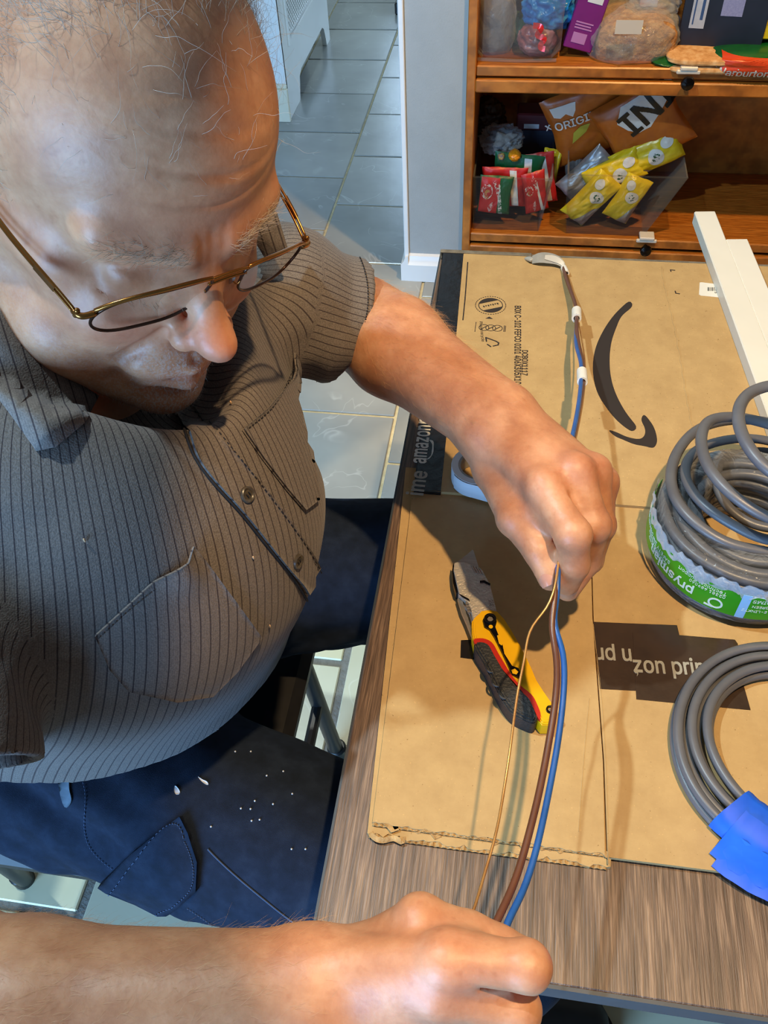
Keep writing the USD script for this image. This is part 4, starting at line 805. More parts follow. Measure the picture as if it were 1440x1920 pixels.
SHIRT = shirt_mat('striped_shirt', '#6f6660', '#382f30')
sp = part(person, 'shirt', shirt, SHIRT, smooth=True, pv={'stripe': u}, label='blue-grey short-sleeved shirt with thin dark stripes')
def hits(m, px):
    px = np.asarray(px, float); D = np.array([ray(x, y) for x, y in px])
    loc, ri, ti = m.ray.intersects_location(np.tile(C, (len(D), 1)), D, multiple_hits=False)
    out = np.full((len(D), 3), np.nan); nn = np.zeros((len(D), 3)); out[ri] = loc; nn[ri] = m.face_normals[ti]
    return out, nn
def patch(parent, name, on, pts, out, mat_, step=9, edge=None, smooth=True, pvf=None, lift=None, curve=True, label=None, th=.0025):
    """a piece of cloth lying on the mesh `on`, its outline where the camera ray meets it; own thickness th, raised by out"""
    pts = np.array(pts, float)
    ring = spline(pts, max(40, len(pts)*6), True) if curve else np.vstack([np.linspace(pts[i], pts[(i+1) % len(pts)], max(2, int(np.linalg.norm(pts[(i+1) % len(pts)]-pts[i])/step)), endpoint=False) for i in range(len(pts))])
    pg = sg.Polygon(ring).buffer(0); pg = max(getattr(pg, 'geoms', [pg]), key=lambda g: g.area); ring = np.array(pg.exterior.coords)[:-1]
    x0, y0, x1, y1 = pg.bounds; gx = np.arange(x0, x1, step); gy = np.arange(y0, y1, step)
    inn = [(x, y) for x in gx for y in gy if pg.buffer(-step*.6).contains(sg.Point(x, y))]
    P = np.vstack([ring, np.array(inn).reshape(-1, 2)]); X, N = hits(on, P)
    ok = ~np.isnan(X[:, 0])
    if not ok.all():
        from scipy.spatial import cKDTree
        _, j = cKDTree(P[ok]).query(P[~ok]); X[~ok] = X[ok][j]; N[~ok] = N[ok][j]
    nr = len(ring); N = unit(N+1e-9)
    for _ in range(1):
        from scipy.spatial import cKDTree
        _, j = cKDTree(X).query(X, k=min(7, len(X))); N = unit(N[j].mean(1)); X = X*.4+X[j].mean(1)*.6 if False else X
    from scipy.spatial import Delaunay
    T = Delaunay(P).simplices; cen = P[T].mean(1)
    T = T[[pg.contains(sg.Point(*c)) for c in cen]]
    a, b, c = (P[T[:, k]] for k in range(3)); ccw = ((b-a)[:, 0]*(c-a)[:, 1]-(b-a)[:, 1]*(c-a)[:, 0]) > 0
    T[ccw] = T[ccw][:, ::-1]
    o = np.full(len(P), out); 
    if lift is not None: o = o+lift(P)
    top = X+N*o[:, None]; bot = X+N*(o-th)[:, None]; n = len(P)
    F_ = [T, T[:, ::-1]+n]; i = np.arange(nr); k = (i+1) % nr
    F_ += [np.stack([i, k, k+n], 1), np.stack([i, k+n, i+n], 1)]
    m = trimesh.Trimesh(np.vstack([top, bot]), np.vstack(F_), process=False)
    if np.dot(np.cross(top[T[0, 1]]-top[T[0, 0]], top[T[0, 2]]-top[T[0, 0]]), N[T[0, 0]]) < 0: m.invert()
    return part(parent, name, m, mat_, smooth=smooth, pv=pvf(m.vertices) if pvf else None, label=label)
su = lambda v: {'stripe': stripe_u(v)}
patch(sp, 'placket', shirt, [(331, 768), (345, 800), (360, 845), (400, 905), (450, 960), (500, 1022), (545, 1077), (578, 1130), (597, 1180), (607, 1165), (612, 1120), (596, 1070), (560, 1010), (505, 935), (445, 865), (385, 795), (356, 765)], .0045, SHIRT, pvf=su, th=.004)
def dip(c, r, a): return lambda P: a*np.exp(-((P-np.array(c))**2).sum(1)/r**2)
patch(sp, 'chest_pocket', shirt, [(178, 1188), (235, 1136), (285, 1088), (343, 1050), (357, 1022), (400, 1075), (445, 1135), (486, 1192), (440, 1255), (395, 1300), (330, 1310), (240, 1290), (205, 1250)], .0035, SHIRT, pvf=su, curve=False, lift=dip((338, 1066), 40, .006))
patch(sp, 'chest_pocket', shirt, [(452, 807), (498, 768), (535, 722), (545, 660), (562, 735), (578, 830), (592, 938), (567, 957), (535, 920), (490, 862)], .0035, SHIRT, pvf=su, curve=False, lift=dip((535, 700), 40, .006))
THREAD = plain('dark_thread', '#1d1a1e', .8)
def stitch(parent, pts, on, out=.004, r=.00045, dash=True, m=THREAD, name='stitching'):
    L = spline([(x, y) for x, y in pts], max(12, int(len(pts)*14))); X, N = hits(on, L); ok = ~np.isnan(X[:, 0]); X = X[ok]+N[ok]*out
    segs = [tube(X[i:i+2], r, 5) for i in range(0, len(X)-1, 2)] if dash else [tube(X, r, 6)]
    part(parent, name, segs, m, smooth=True, kind='stuff')
stitch(sp, [(333, 772), (343, 800), (358, 845), (398, 905), (448, 960), (498, 1022), (543, 1077), (576, 1130), (595, 1180)], shirt, .0012, .0010, False, plain('painted_gap_shade', '#1b1614', .9), 'placket_edge')  # dark line painted as the shade in the placket opening
stitch(sp, [(372, 780), (432, 850), (492, 925), (550, 1003), (590, 1068), (606, 1120)], shirt, .005)
stitch(sp, [(184, 1190), (260, 1122), (345, 1058)], shirt, .004); stitch(sp, [(460, 806), (510, 760), (543, 690)], shirt, .004)
BTN = plain('dark_button', ('#3a342c', '#4a4238'), .35, noise=(200,))
for x, y in ((455, 928), (548, 1050)):
    X, N = hits(shirt, [(x, y)]); X, N = X[0], unit(N[0]); X = X+N*.0045
    b = part(sp, 'button', lathe([(0, .0002), (.0032, .0002), (.0038, .0010), (.0048, .0014), (.0056, .0008), (.0058, -.0010), (0, -.0010)], 24, X+N*.0008, N), BTN)
    t = unit(np.cross(N, V(0, 0, 1))); t2 = np.cross(N, t)
    for a in (-1, 1): part(b, 'thread', tube([X+N*.0016+t*.0012*a-t2*.0014, X+N*.0020+t*.0012*a, X+N*.0016+t*.0012*a+t2*.0014], .0004, 6), THREAD)
# collar: a band round the neck opening, its right leaf folded down over the chest
stitch(sp, [(648, 432), (664, 462), (684, 510), (690, 560), (684, 605)], shirt, .0008, .0006)
cpts = [(0, 560, .512), (60, 640, .520), (130, 705, .540), (186, 742, .556), (160, 792, .550), (105, 838, .535), (68, 846, .525), (20, 778, .515), (-40, 700, .505), (-60, 600, .500)]
def leaf(name, pts, th=.0035):
    ring = spline([(x, y) for x, y, d in pts], 60, True) if False else np.vstack([np.linspace(pts[i][:2], pts[(i+1) % len(pts)][:2], 8, endpoint=False) for i in range(len(pts))])
    from scipy.interpolate import RBFInterpolator
    rb = RBFInterpolator(np.array([p[:2] for p in pts], float), np.array([p[2] for p in pts]), smoothing=.001)
    pg = sg.Polygon(ring); inn = [(x, y) for x in np.arange(pg.bounds[0], pg.bounds[2], 14) for y in np.arange(pg.bounds[1], pg.bounds[3], 14) if pg.buffer(-7).contains(sg.Point(x, y))]
    P = np.vstack([ring, np.array(inn).reshape(-1, 2)]); dd = rb(P); Xs, _ = hits(shirt, P); sd = -((Xs-C)@R)[:, 2]; sd = np.where(np.isnan(sd), 9, sd)
    Xb, _ = hits(body, P); bd = -((Xb-C)@R)[:, 2]; bd = np.where(np.isnan(bd), 9, bd); dd = np.minimum(dd, np.where(np.abs(sd-dd) < .06, sd-.003, 9))
    from scipy.spatial import Delaunay
    T = Delaunay(P).simplices; T = T[[pg.contains(sg.Point(*c)) for c in P[T].mean(1)]]
    bul = np.array([min(pg.exterior.distance(sg.Point(*p)), 40) for p in P])
    top = np.array([dep(x, y, d-.010*math.sin(b/40*math.pi/2)) for (x, y), d, b in zip(P, dd, bul)]); n = len(P); nr = len(ring)
    a, b, c = (P[T[:, k]] for k in range(3)); ccw = ((b-a)[:, 0]*(c-a)[:, 1]-(b-a)[:, 1]*(c-a)[:, 0]) > 0; T[ccw] = T[ccw][:, ::-1]
    bot = top+unit(top-C)*th; i = np.arange(nr); k = (i+1) % nr
    m = trimesh.Trimesh(np.vstack([top, bot]), np.vstack([T, T[:, ::-1]+n, np.stack([i, k, k+n], 1), np.stack([i, k+n, i+n], 1)]), process=False)
    ud = unit(dep(90, 830, .5)-dep(30, 640, .5)); w = np.cross(ud, unit(C-top[0])); m.fix_normals()
    return part(sp, name, m, SHIRT, smooth=30 if False else True, pv={'stripe': m.vertices@w})
leaf('collar', cpts)
leaf('collar', [(498, 372, .640), (520, 400, .640), (541, 470, .650), (500, 490, .650), (470, 440, .640)])
# collar stand: a band round the back and sides of the neck
ax_ = unit(h2w((0, -.045, -.10))-NECK); cb1 = unit(np.cross(ax_, LT)); cb2 = np.cross(ax_, cb1); fr_ = unit(FW-ax_*np.dot(FW, ax_)); sd_ = np.cross(ax_, fr_)
aa = np.radians(np.linspace(75, 285, 60)); cc0 = NECK-ax_*.012
rows = [np.array([cc0+fr_*math.cos(a)*r*1.02+sd_*math.sin(a)*r+ax_*z for a in aa]) for r, z in ((.079, -.022), (.077, .012), (.0785, .022), (.086, .016), (.092, -.016), (.0895, -.016), (.0835, .012), (.078, .018), (.0745, .010), (.0765, -.022))]
g = np.stack(rows, 1); k = g.shape[1]; f = np.array([[i*k+j, i*k+(j+1) % k, (i+1)*k+(j+1) % k] for i in range(59) for j in range(k)]+[[i*k+j, (i+1)*k+(j+1) % k, (i+1)*k+j] for i in range(59) for j in range(k)])
m = trimesh.Trimesh(g.reshape(-1, 3), f, process=False); m.fix_normals(); part(sp, 'collar', m, SHIRT, smooth=True, pv={'stripe': np.repeat(aa*.08, k)})
# trousers
HIPR, HIPL, KNR, KNL = V(-.43, .335, .555), V(-.43, .555, .555), V(.02, .225, .575), V(.03, .640, .560)
def trouser_sdf(p):
    d = ell(p, (-.44, .44, .575), (.17, .19, .13))
    for H_, K_, A_ in ((HIPR, KNR, V(.04, .25, .09)), (HIPL, KNL, V(.06, .62, .09))):
        d = smin(d, cap(p, H_, K_, .105, .080), .05); d = smin(d, cap(p, K_, A_, .078, .062), .03)
    return np.maximum(d, .075-p[:, 2])
tr = relax(surf(trouser_sdf, (-.66, .08, .04), (.2, .8, .75), .0048), 3)
v = tr.vertices.copy(); n_ = meshkit.arrays(tr, True)[2]
f1 = meshkit.fbm(v*np.array([7, 11, 11.]), 3, 11)-.5
q_ = v-V(-.40, .30, .60); fo = .009*f1+.0045*np.sin(q_@V(70, 95, 30)+5*f1)*np.exp(-(np.linalg.norm(q_*V(1, 1, .6), axis=1)/.11)**2)+.0045*np.sin(v@V(-60, 40, 120)+6*f1)*np.exp(-((v[:, 0]+.22)/.10)**2)*np.clip((.60-v[:, 2])/.06, 0, 1)+.004*np.sin(v[:, 0]*40+v[:, 1]*55+4*f1)*np.exp(-((v[:, 0]+.38)/.12)**2)+.003*np.sin((v[:, 2]*80+v[:, 0]*25)+6*f1)*np.clip((.56-v[:, 2])/.05, 0, 1)
tr.vertices = v+n_*fo[:, None]
NAVY = plain('navy_twill', ('#18202d', '#1c2535', '#222c3d'), .88, noise=(60,), bump=(1500, .0006, .5), spec=.15)
tp = part(person, 'trousers', tr, NAVY, smooth=True, label='navy cargo work trousers with side pocket')
pk = patch(tp, 'cargo_pocket', tr, [(183, 1660), (255, 1592), (342, 1530), (358, 1560), (376, 1612), (374, 1664), (330, 1700), (290, 1724), (245, 1712)], .007, NAVY, th=.010, curve=False, step=11)
NT = plain('navy_thread', '#3a4a66', .8)
stitch(tp, [(200, 1668), (262, 1605), (338, 1545), (352, 1575)], tr, .0075, m=NT); stitch(tp, [(352, 1575), (368, 1615), (366, 1655), (326, 1690), (290, 1712)], tr, .0075, m=NT)
stitch(tp, [(390, 1592), (440, 1640), (500, 1690), (560, 1735), (590, 1752)], tr, .0006, .0008, False, NT, 'seam'); stitch(tp, [(352, 1702), (400, 1735), (450, 1775)], tr, .001, m=NT)
stitch(tp, [(150, 1455), (160, 1520), (165, 1580), (200, 1620), (245, 1650)], tr, .001, m=NT)
patch(tp, 'pocket_lining', tr, [(114, 1452), (124, 1450), (131, 1478), (134, 1505), (127, 1512), (118, 1498), (112, 1475)], .002, plain('pale_blue_lining', ('#4c5c6a', '#5a6a78'), .8, noise=(60,)), th=.003)
PAINT = plain('white_paint_splash', '#c9cdd0', .6)
for pts in ([(372, 1457), (380, 1462), (390, 1468), (391, 1471), (380, 1467)], [(329, 1474), (334, 1478), (337, 1488), (331, 1490)]): patch(tp, 'paint_splash', tr, pts, .0012, PAINT, step=3, th=.001)
lint = []
for x, y in ((470, 1410), (500, 1455), (478, 1502), (512, 1508), (470, 1517), (472, 1539), (487, 1537), (547, 1592), (573, 1592), (548, 1489), (531, 1447), (441, 1410), (396, 1550), (452, 1516)):
    X, N = hits(tr, [(x, y)])
    if not np.isnan(X[0, 0]): b = trimesh.creation.icosphere(1, .0009); b.apply_translation(X[0]+N[0]*.0006); lint.append(b)
part(tp, 'lint', lint, PAINT, kind='stuff')
lint = []
for x, y in ((435, 758), (548, 827), (546, 866), (517, 889), (544, 923), (158, 1012), (503, 1172), (425, 1119), (576, 1106), (472, 1045)):
    X, N = hits(shirt, [(x, y)])
    if not np.isnan(X[0, 0]): b = trimesh.creation.icosphere(1, .0012); b.apply_scale([.6, .6, 1.5]); b.apply_translation(X[0]+N[0]*.0016); lint.append(b)
part(sp, 'lint', lint, plain('wood_crumb', '#c9a27a', .7), kind='stuff')
SHOE = plain('black_work_shoe', ('#15120f', '#211c18'), .5, noise=(40,))
for A in (V(.04, .25, 0), V(.06, .62, 0)):
    s = m3.Manifold.batch_hull([m3.Manifold.sphere(r, 20).translate((A+V(x, y, z)).tolist()) for x, y, z, r in ((-.07, .0, .05, .045), (-.05, 0, .09, .045), (.06, .0, .045, .04), (.14, .012, .036, .034), (.14, -.012, .036, .034))])
    s = s.trim_by_plane((0, 0, 1), .012); ps = part(person, 'shoe', s, SHOE)
    part(ps, 'sole', extrude(sg.LineString([A[:2]+V(-.07, 0), A[:2]+V(.14, 0)]).buffer(.046), .014, 0), BLK)
# chair
ch = thing('chair', 'black metal-framed chair under the seated person', 'chair', (-.5, .43, 0))
part(ch, 'seat', box((-.63, .25, .405), (-.22, .63, .44), .012), plain('black_vinyl', ('#141416', '#1c1c1f'), .5, noise=(60,)))
for a, b in (((-.565, .275, .41), (-.695, .345, 0)), ((-.565, .60, .41), (-.695, .545, 0)), ((-.26, .275, .41), (-.23, .27, 0)), ((-.26, .60, .41), (-.235, .62, 0))):
    part(ch, 'leg', tube([V(*a), V(*b)], .0125, 14), BLK); 
for b in ((-.695, .345, .008), (-.695, .545, .008), (-.23, .27, .008), (-.235, .62, .008)): part(ch, 'foot_cap', lathe([(0, -.008), (.016, -.008), (.0165, .018), (.013, .022), (0, .022)], 16, b), BLK)
part(ch, 'stretcher', tube([V(-.245, .2905, .20), V(-.247, .612, .20)], .009, 10), BLK)
part(ch, 'back_post', tube(spline([V(-.60, .27, .42), V(-.66, .27, .60), V(-.70, .28, .88)], 20), .011, 12), BLK)
part(ch, 'back_post', tube(spline([V(-.60, .61, .42), V(-.66, .61, .60), V(-.70, .60, .88)], 20), .011, 12), BLK)
part(ch, 'backrest', box((-.715, .27, .66), (-.69, .61, .88), .01), plain('black_vinyl', ('#141416', '#1c1c1f'), .5, noise=(60,)))
# ---------------------------------------------------------------- things on the table
ZT = Z3+.0002
TRK = plain('white_pvc', ('#dcd8cc', '#e3dfd4'), .4, noise=(6,))
for k, (a, b, lab) in enumerate((((1303, 397), (1345, 394), 'longer white plastic trunking length, its end sticking out past the table edge'), ((1362, 449), (1401, 447), 'shorter white plastic trunking length lying along the right side of the longer one'))):
    zt = ZT+.016; A, B = onz(*a, zt), onz(*b, zt); w = B[0]-A[0]; d = unit(onz(1440, 777 if k == 0 else 777, zt)-onz(1303, 397, zt)); d = unit(V(.095, -1, 0)); s_ = V(-d[1], d[0], 0)
    L_ = .46 if k == 0 else .40; w = .0262
    o = thing('cable_trunking', lab, 'trunking', A, group=None)
    def sec(pg): m = extrude(pg, L_); m.apply_transform(frame(V(A[0], A[1], ZT), s_, V(0, 0, 1), d)); m.fix_normals(); return m
    sec_o = sg.box(0, 0, w, .0155).buffer(-.001).buffer(.001); part(o, 'channel', sec(sg.box(0, 0, w, .0125).difference(sg.box(.0014, .0014, w-.0014, .02))), TRK)
    part(o, 'lid', sec(sg.Polygon([(-.0006, .0118), (w+.0006, .0118), (w+.0006, .0150), (w-.0006, .0162), (.0006, .0162), (-.0006, .0150)])), TRK)
    part(o, 'end_face', sec(sg.box(.001, .001, w-.001, .0118)).apply_transform(np.eye(4)) if False else box(V(A[0]+.0015, A[1]-.004, ZT+.001), V(A[0]+w-.002, A[1]-.002, ZT+.0118)), TRK)
# grey cable
GCAB = plain('grey_cable_sheath', ('#55555a', '#5f5f63'), .38, noise=(30,)); 
def flat_cable(pts, a, b, nrm=None, n=12):
    """sheathed cable of oval section a x b along pts"""
    m = tube(pts, 1.0, n, True); pts = np.asarray(pts); N_ = len(pts); t = unit(np.gradient(pts, axis=0)); up = np.broadcast_to(V(0, 0, 1) if nrm is None else nrm, pts.shape)
    x = unit(np.cross(t, up)); y = np.cross(x, t); ang = np.arange(n)*2*np.pi/n
    v = pts[:, None]+a/2*np.cos(ang)[None, :, None]*x[:, None]+b/2*np.sin(ang)[None, :, None]*y[:, None]
    f = []
    for i in range(N_-1):
        for j in range(n):
            p, q = i*n+j, i*n+(j+1) % n; f += [[p, q, q+n], [p, q+n, p+n]]
    v = np.vstack([v.reshape(-1, 3), pts[0], pts[-1]]); k = N_*n
    for j in range(n): f += [[k, (j+1) % n, j], [k+1, k-n+j, k-n+(j+1) % n]]
    m = trimesh.Trimesh(v, np.array(f), process=False); m.fix_normals() if m.volume < 0 else None; return m
cx, cy, RR = .2225, .5185, .0735
cc = thing('cable_coil', 'large coil of grey cable in clear film with a green band', 'cable coil', (cx, cy, ZT))
th = np.linspace(0, 2*np.pi, 97)
def ringpts(r, z, ph=0, dr=0, dz=0): return np.c_[cx+(r+dr*np.sin(2*th+ph))*np.cos(th), cy+(r+dr*np.sin(2*th+ph))*np.sin(th), z+dz*np.sin(th*3+ph)]
k = 0
for z in (ZT+.0055, ZT+.0145, ZT+.0235, ZT+.0325, ZT+.0415, ZT+.0500):
    for r in (RR, RR-.0115, RR-.023):
        part(cc, 'turn', flat_cable(ringpts(r+.0012*math.sin(k*2.1), z, k, .0015, .0008), .0100, .0085, n=10), GCAB, smooth=True); k += 1
prof = [(RR+.0062, .001), (RR+.0085, .010), (RR+.0082, .030), (RR+.0070, .049), (RR+.001, .0580), (RR-.012, .0592), (RR-.024, .0580), (RR-.030, .049), (RR-.030, .006)]
fm = trimesh.creation.revolve(np.array(prof+[(a_-.0003, b_-.0003) for a_, b_ in prof[::-1]]+prof[:1]), sections=160); v = np.array(fm.vertices)
v[:, :2] *= (1+.010*(meshkit.fbm(v*np.array([60, 60, 90.]), 3, 5)-.5))[:, None]; v[:, 2] += .0035*(meshkit.fbm(v*np.array([70, 70, 40.]), 3, 8)-.5); fm.vertices = v+V(cx, cy, ZT)
part(cc, 'clear_film', fm, film('coil_film', (.95, .955, .96), .12, .03, .8, .45), smooth=True)
# bunched film along the top edge of the band
al = np.linspace(math.radians(158), math.radians(330), 150)
rf = np.stack([np.c_[cx+(RR+.0092+.0025*meshkit.noise(np.c_[al*14, al*0+q, al*0])*1.2)*np.cos(al), cy+(RR+.0092+.0025*meshkit.noise(np.c_[al*11, al*0+q+3, al*0]))*np.sin(al), ZT+.041+.0045*q+.008*(meshkit.noise(np.c_[al*17, al*0+q*.7, al*0])-.5)] for q in range(4)], 1)
v = rf.reshape(-1, 3); f = [[i*4+j, i*4+j+1, i*4+j+5] for i in range(149) for j in range(3)]+[[i*4+j, i*4+j+5, i*4+j+4] for i in range(149) for j in range(3)]
n_ = len(v); f = np.array(f); part(cc, 'bunched_film', trimesh.Trimesh(np.vstack([v, v*1+np.c_[np.cos(np.repeat(al, 4))*-.0006, np.sin(np.repeat(al, 4))*-.0006, np.zeros(n_)]]), np.vstack([f, f[:, ::-1]+n_]), process=False), film('white_film', (.80, .82, .86), .25, .38, 1.0), smooth=True)
GRN = plain('green_label', ('#2c8a12', '#359a17'), .35, noise=(20,)); LBL = plain('label_print_white', '#cfd8cc', .5)
def band(a0, a1, z0, z1, r, t=.0004, n=90):
    a = np.radians(np.linspace(a0, a1, n)); rg = []
    for rr, z in ((r, z0), (r, z1), (r-t, z1), (r-t, z0)): rg.append(np.c_[cx+rr*np.cos(a), cy+rr*np.sin(a), np.full(n, z)])
    v = np.stack(rg, 1).reshape(-1, 3); f = []
    for i in range(n-1):
        for j in range(4): p, q = i*4+j, i*4+(j+1) % 4; f += [[p, q, q+4], [p, q+4, p+4]]
    m = trimesh.Trimesh(v, np.array(f), process=False); m.fix_normals(); return m
RL = RR+.0102
gb = part(cc, 'green_band', band(150, 330, ZT+.0135, ZT+.0445, RL), GRN, smooth=40)
part(gb, 'print', band(259, 264, ZT+.0135, ZT+.0445, RL+.0003), plain('pale_blue_label', '#8fb8d8', .5))
def wrap_text(t, h, a0, z, r=RL, flip=True, bold=True, nm='lettering', m_=None):
    m = meshkit.text_mesh(t, h, .0003, bold); m = m.subdivide_to_size(.004); v = np.array(m.vertices)
    x, y, d = v[:, 0], v[:, 1], v[:, 2]
    if flip: x, y = -x, -y
    a = math.radians(a0)+x/r; rr = r+.0001+d
    m.vertices = np.c_[cx+rr*np.cos(a), cy+rr*np.sin(a), z+y]; part(gb, nm, m, m_ or LBL, smooth=False)
wrap_text('prysmian', .0098, 234, ZT+0.0265); wrap_text('SAFETY INFORMATION', .0040, 214, ZT+0.0345, bold=False); wrap_text('Please read the instructions', .0022, 212, ZT+0.029, bold=False); wrap_text('supplied with this cable', .0022, 210, ZT+0.0252, bold=False)
wrap_text('Technical Support', .0038, 251, ZT+0.04, bold=False); wrap_text('02381 489060', .0032, 251, ZT+0.0355, bold=False); wrap_text('DIMS', .0040, 275, ZT+0.04, bold=False); wrap_text('E-LINKTZ', .0030, 275, ZT+0.0265, bold=False); wrap_text('5G UNGREEN', .0030, 284, ZT+0.0325, bold=False)
lg = disc(.0062, .0017).union(sg.box(.001, .0045, .0085, .0066)); m = extrude(lg, .0003).subdivide_to_size(.003); v = np.array(m.vertices); a = math.radians(247)-v[:, 0]/RL
m.vertices = np.c_[cx+(RL+.0001+v[:, 2])*np.cos(a), cy+(RL+.0001+v[:, 2])*np.sin(a), ZT+.0225-v[:, 1]]; m.fix_normals(); part(gb, 'logo', m, LBL, smooth=False)
# loose turns on top, through points seen in the picture
def loop(P, name='loose_turn', a=.0100, b=.0088): part(cc, name, flat_cable(np.vstack([(L_ := spline([dep(*q) for q in P], 130, True)), L_[1:3]]), a, b, n=12), GCAB, smooth=True)
loop([(1500, 1048, .70), (1440, 1036, .702), (1370, 1020, .706), (1310, 985, .716), (1270, 940, .733), (1258, 890, .757), (1272, 845, .782), (1310, 805, .803), (1370, 788, .812), (1440, 792, .806), (1520, 830, .79), (1568, 900, .765), (1565, 990, .73)])
loop([(1500, 1012, .695), (1440, 1012, .698), (1385, 990, .704), (1330, 955, .715), (1294, 915, .733), (1285, 880, .753), (1300, 850, .770), (1340, 830, .784), (1400, 822, .79), (1460, 832, .79), (1530, 870, .772), (1555, 935, .745), (1540, 990, .715)], a=.0092, b=.008)
loop([(1530, 1000, .665), (1480, 985, .668), (1420, 960, .672), (1365, 920, .682), (1325, 868, .702), (1315, 820, .724), (1330, 790, .742), (1375, 782, .752), (1440, 795, .752), (1520, 830, .742), (1568, 890, .72), (1570, 960, .69)])
loop([(1540, 930, .625), (1490, 910, .630), (1440, 880, .637), (1402, 835, .650), (1385, 790, .668), (1392, 752, .686), (1420, 730, .698), (1460, 722, .70), (1530, 742, .695), (1582, 800, .675), (1588, 880, .645)])
loop([(1500, 985, .73), (1420, 985, .735), (1370, 955, .745), (1345, 910, .76), (1350, 870, .775), (1390, 850, .785), (1460, 852, .785), (1525, 890, .77), (1540, 950, .745)], a=.009, b=.008)
# small coil with blue tape
qx, qy = .2445, .3235
c2 = thing('cable_coil', 'small coil of grey cable bound with blue tape', 'cable coil', (qx, qy, Z2))
for i, (r, z, ph, sx) in enumerate(((.0915, .0048, .2, 1), (.0825, .0050, .9, 1), (.0915, .0118, .8, .975), (.0735, .0052, 1.7, 1), (.0800, .0122, 2.2, .98), (.0655, .0058, 2.9, 1), (.0690, .0130, 3.3, 1))):
    P = np.c_[qx+(r*sx+.002*np.sin(2*th+ph))*np.cos(th), qy+(r+.0025*np.sin(2*th+ph+1))*np.sin(th), Z2+z+.0012*(1+np.sin(th+ph))]
    part(c2, 'turn', flat_cable(P, .0078, .0066, n=12), GCAB, smooth=True)
BLU = plain('blue_pvc_tape', ('#0f4fc4', '#1a5fd8'), .52, noise=(20,), spec=.3)
def arc_sheet(a0, a1, prof, name, n=24, dz=0, skew=0):
    """sheet wrapped over the bundle: prof (r, z) across it"""
    a = np.radians(np.linspace(a0, a1, n)); g = np.stack([np.c_[qx+(r+skew*i)*np.cos(a+.05*i*skew*100), qy+(r+skew*i)*np.sin(a), np.full(n, Z2+z+dz)+.0006*np.sin(a*40+i)] for i, (r, z) in enumerate(prof)], 1)
    k = len(prof); v = g.reshape(-1, 3); f = np.array([[i*k+j, i*k+j+1, i*k+k+j+1] for i in range(n-1) for j in range(k-1)]+[[i*k+j, i*k+k+j+1, i*k+k+j] for i in range(n-1) for j in range(k-1)])
    nn = meshkit.arrays((v, f), True)[2]; N_ = len(v); m = trimesh.Trimesh(np.vstack([v, v-nn*.0005]), np.vstack([f, f[:, ::-1]+N_]), process=False); part(c2, name, m, BLU, smooth=True)
arc_sheet(222, 292, [(.058, .004), (.060, .016), (.066, .0195), (.078, .0185), (.088, .0180), (.0955, .0140), (.0980, .0050)], 'tape_wrap')
arc_sheet(229, 292, [(.076, .0200), (.088, .0192), (.0965, .0150), (.103, .0060), (.112, .0020)], 'tape_tail')
arc_sheet(232, 292, [(.094, .0165), (.100, .0100), (.108, .0030), (.118, .0008)], 'tape_tail')
# roll of white tape
rc_ = onz(896, 884, Z3+.010); tr_ = thing('tape_roll', 'small roll of white tape with a loose end, lying beside the black parcel tape', 'tape', rc_*V(1, 1, 0)+V(0, 0, Z3))
ro, ri = .0265, .0175; z0 = Z3+.0005
part(tr_, 'tape', lathe([(ri+.0022, 0), (ro-.0004, 0), (ro, .0004), (ro, .0186), (ro-.0004, .019), (ri+.0022, .019), (ri+.0022, 0)], 56, (rc_[0], rc_[1], z0)), plain('white_tape', ('#c9d3dc', '#d4dde4'), .4, noise=(8, (1, 1, 30))))
part(tr_, 'core', lathe([(ri, .0002), (ri+.0024, .0002), (ri+.0024, .0188), (ri, .0188), (ri, .0002)], 56, (rc_[0], rc_[1], z0)), plain('grey_core', ('#8c8a86', '#a19e98'), .7, noise=(60,)))
ta = np.radians(np.linspace(215, 262, 14)); P = [np.c_[rc_[0]+(ro+.0006)*np.cos(ta), rc_[1]+(ro+.0006)*np.sin(ta), np.full(14, z0+.0095)]]
e_ = P[0][-1]; dr = V(.97, -.25, 0); P.append(np.array([e_+dr*s for s in np.linspace(.004, .024, 8)])); P = np.vstack(P)
nn = np.vstack([np.c_[np.cos(ta), np.sin(ta), 0*ta], np.tile(V(-.25, -.97, 0), (8, 1))]); part(tr_, 'loose_end', ribbon(P, nn, .0185, .0004), plain('white_tape', '#c9d3dc'))
# utility knife
kn = thing('utility_knife', 'yellow and black retractable utility knife lying open on the cardboard', 'knife', onz(955, 1190, Z2)*V(1, 1, 0)+V(0, 0, Z2))
KO, KS = (660, 760), .375
def kpoly(pts, z, ring=True, n=80): return px_poly(smooth_ring(pts, n) if ring else pts, z, KO, KS)
def bevel_ex(pg, z0, z1, b=.0015):
    ms = [extrude(pg, z1-b-z0, z0)]; 
    for i in range(3): ms.append(extrude(pg.buffer(-b*(1-math.cos((i+1)*math.pi/6))), b*(math.sin((i+1)*math.pi/6)-math.sin(i*math.pi/6)), z1-b+b*math.sin(i*math.pi/6)))
    return ms
KYEL = plain('yellow_plastic', ('#d9a400', '#e3b008'), .32, noise=(20,)); KBLK = plain('black_rubber', ('#17181b', '#1e2023'), .55, noise=(90,), bump=(400, .0008)); KRED = plain('red_plastic', '#b02012', .35); STEEL = plain('brushed_steel', ('#a7a39a', '#b8b4ab'), .32, noise=(40, (1, 12, 1)), metal=.85); CAST = plain('cast_zinc', ('#b5ac9d', '#c6bdae'), .38, noise=(220,), metal=.55, bump=(500, .0006)); DST = plain('dark_steel', ('#17171a', '#232327'), .28, noise=(60,), metal=.8)
zt1 = Z2+.0185
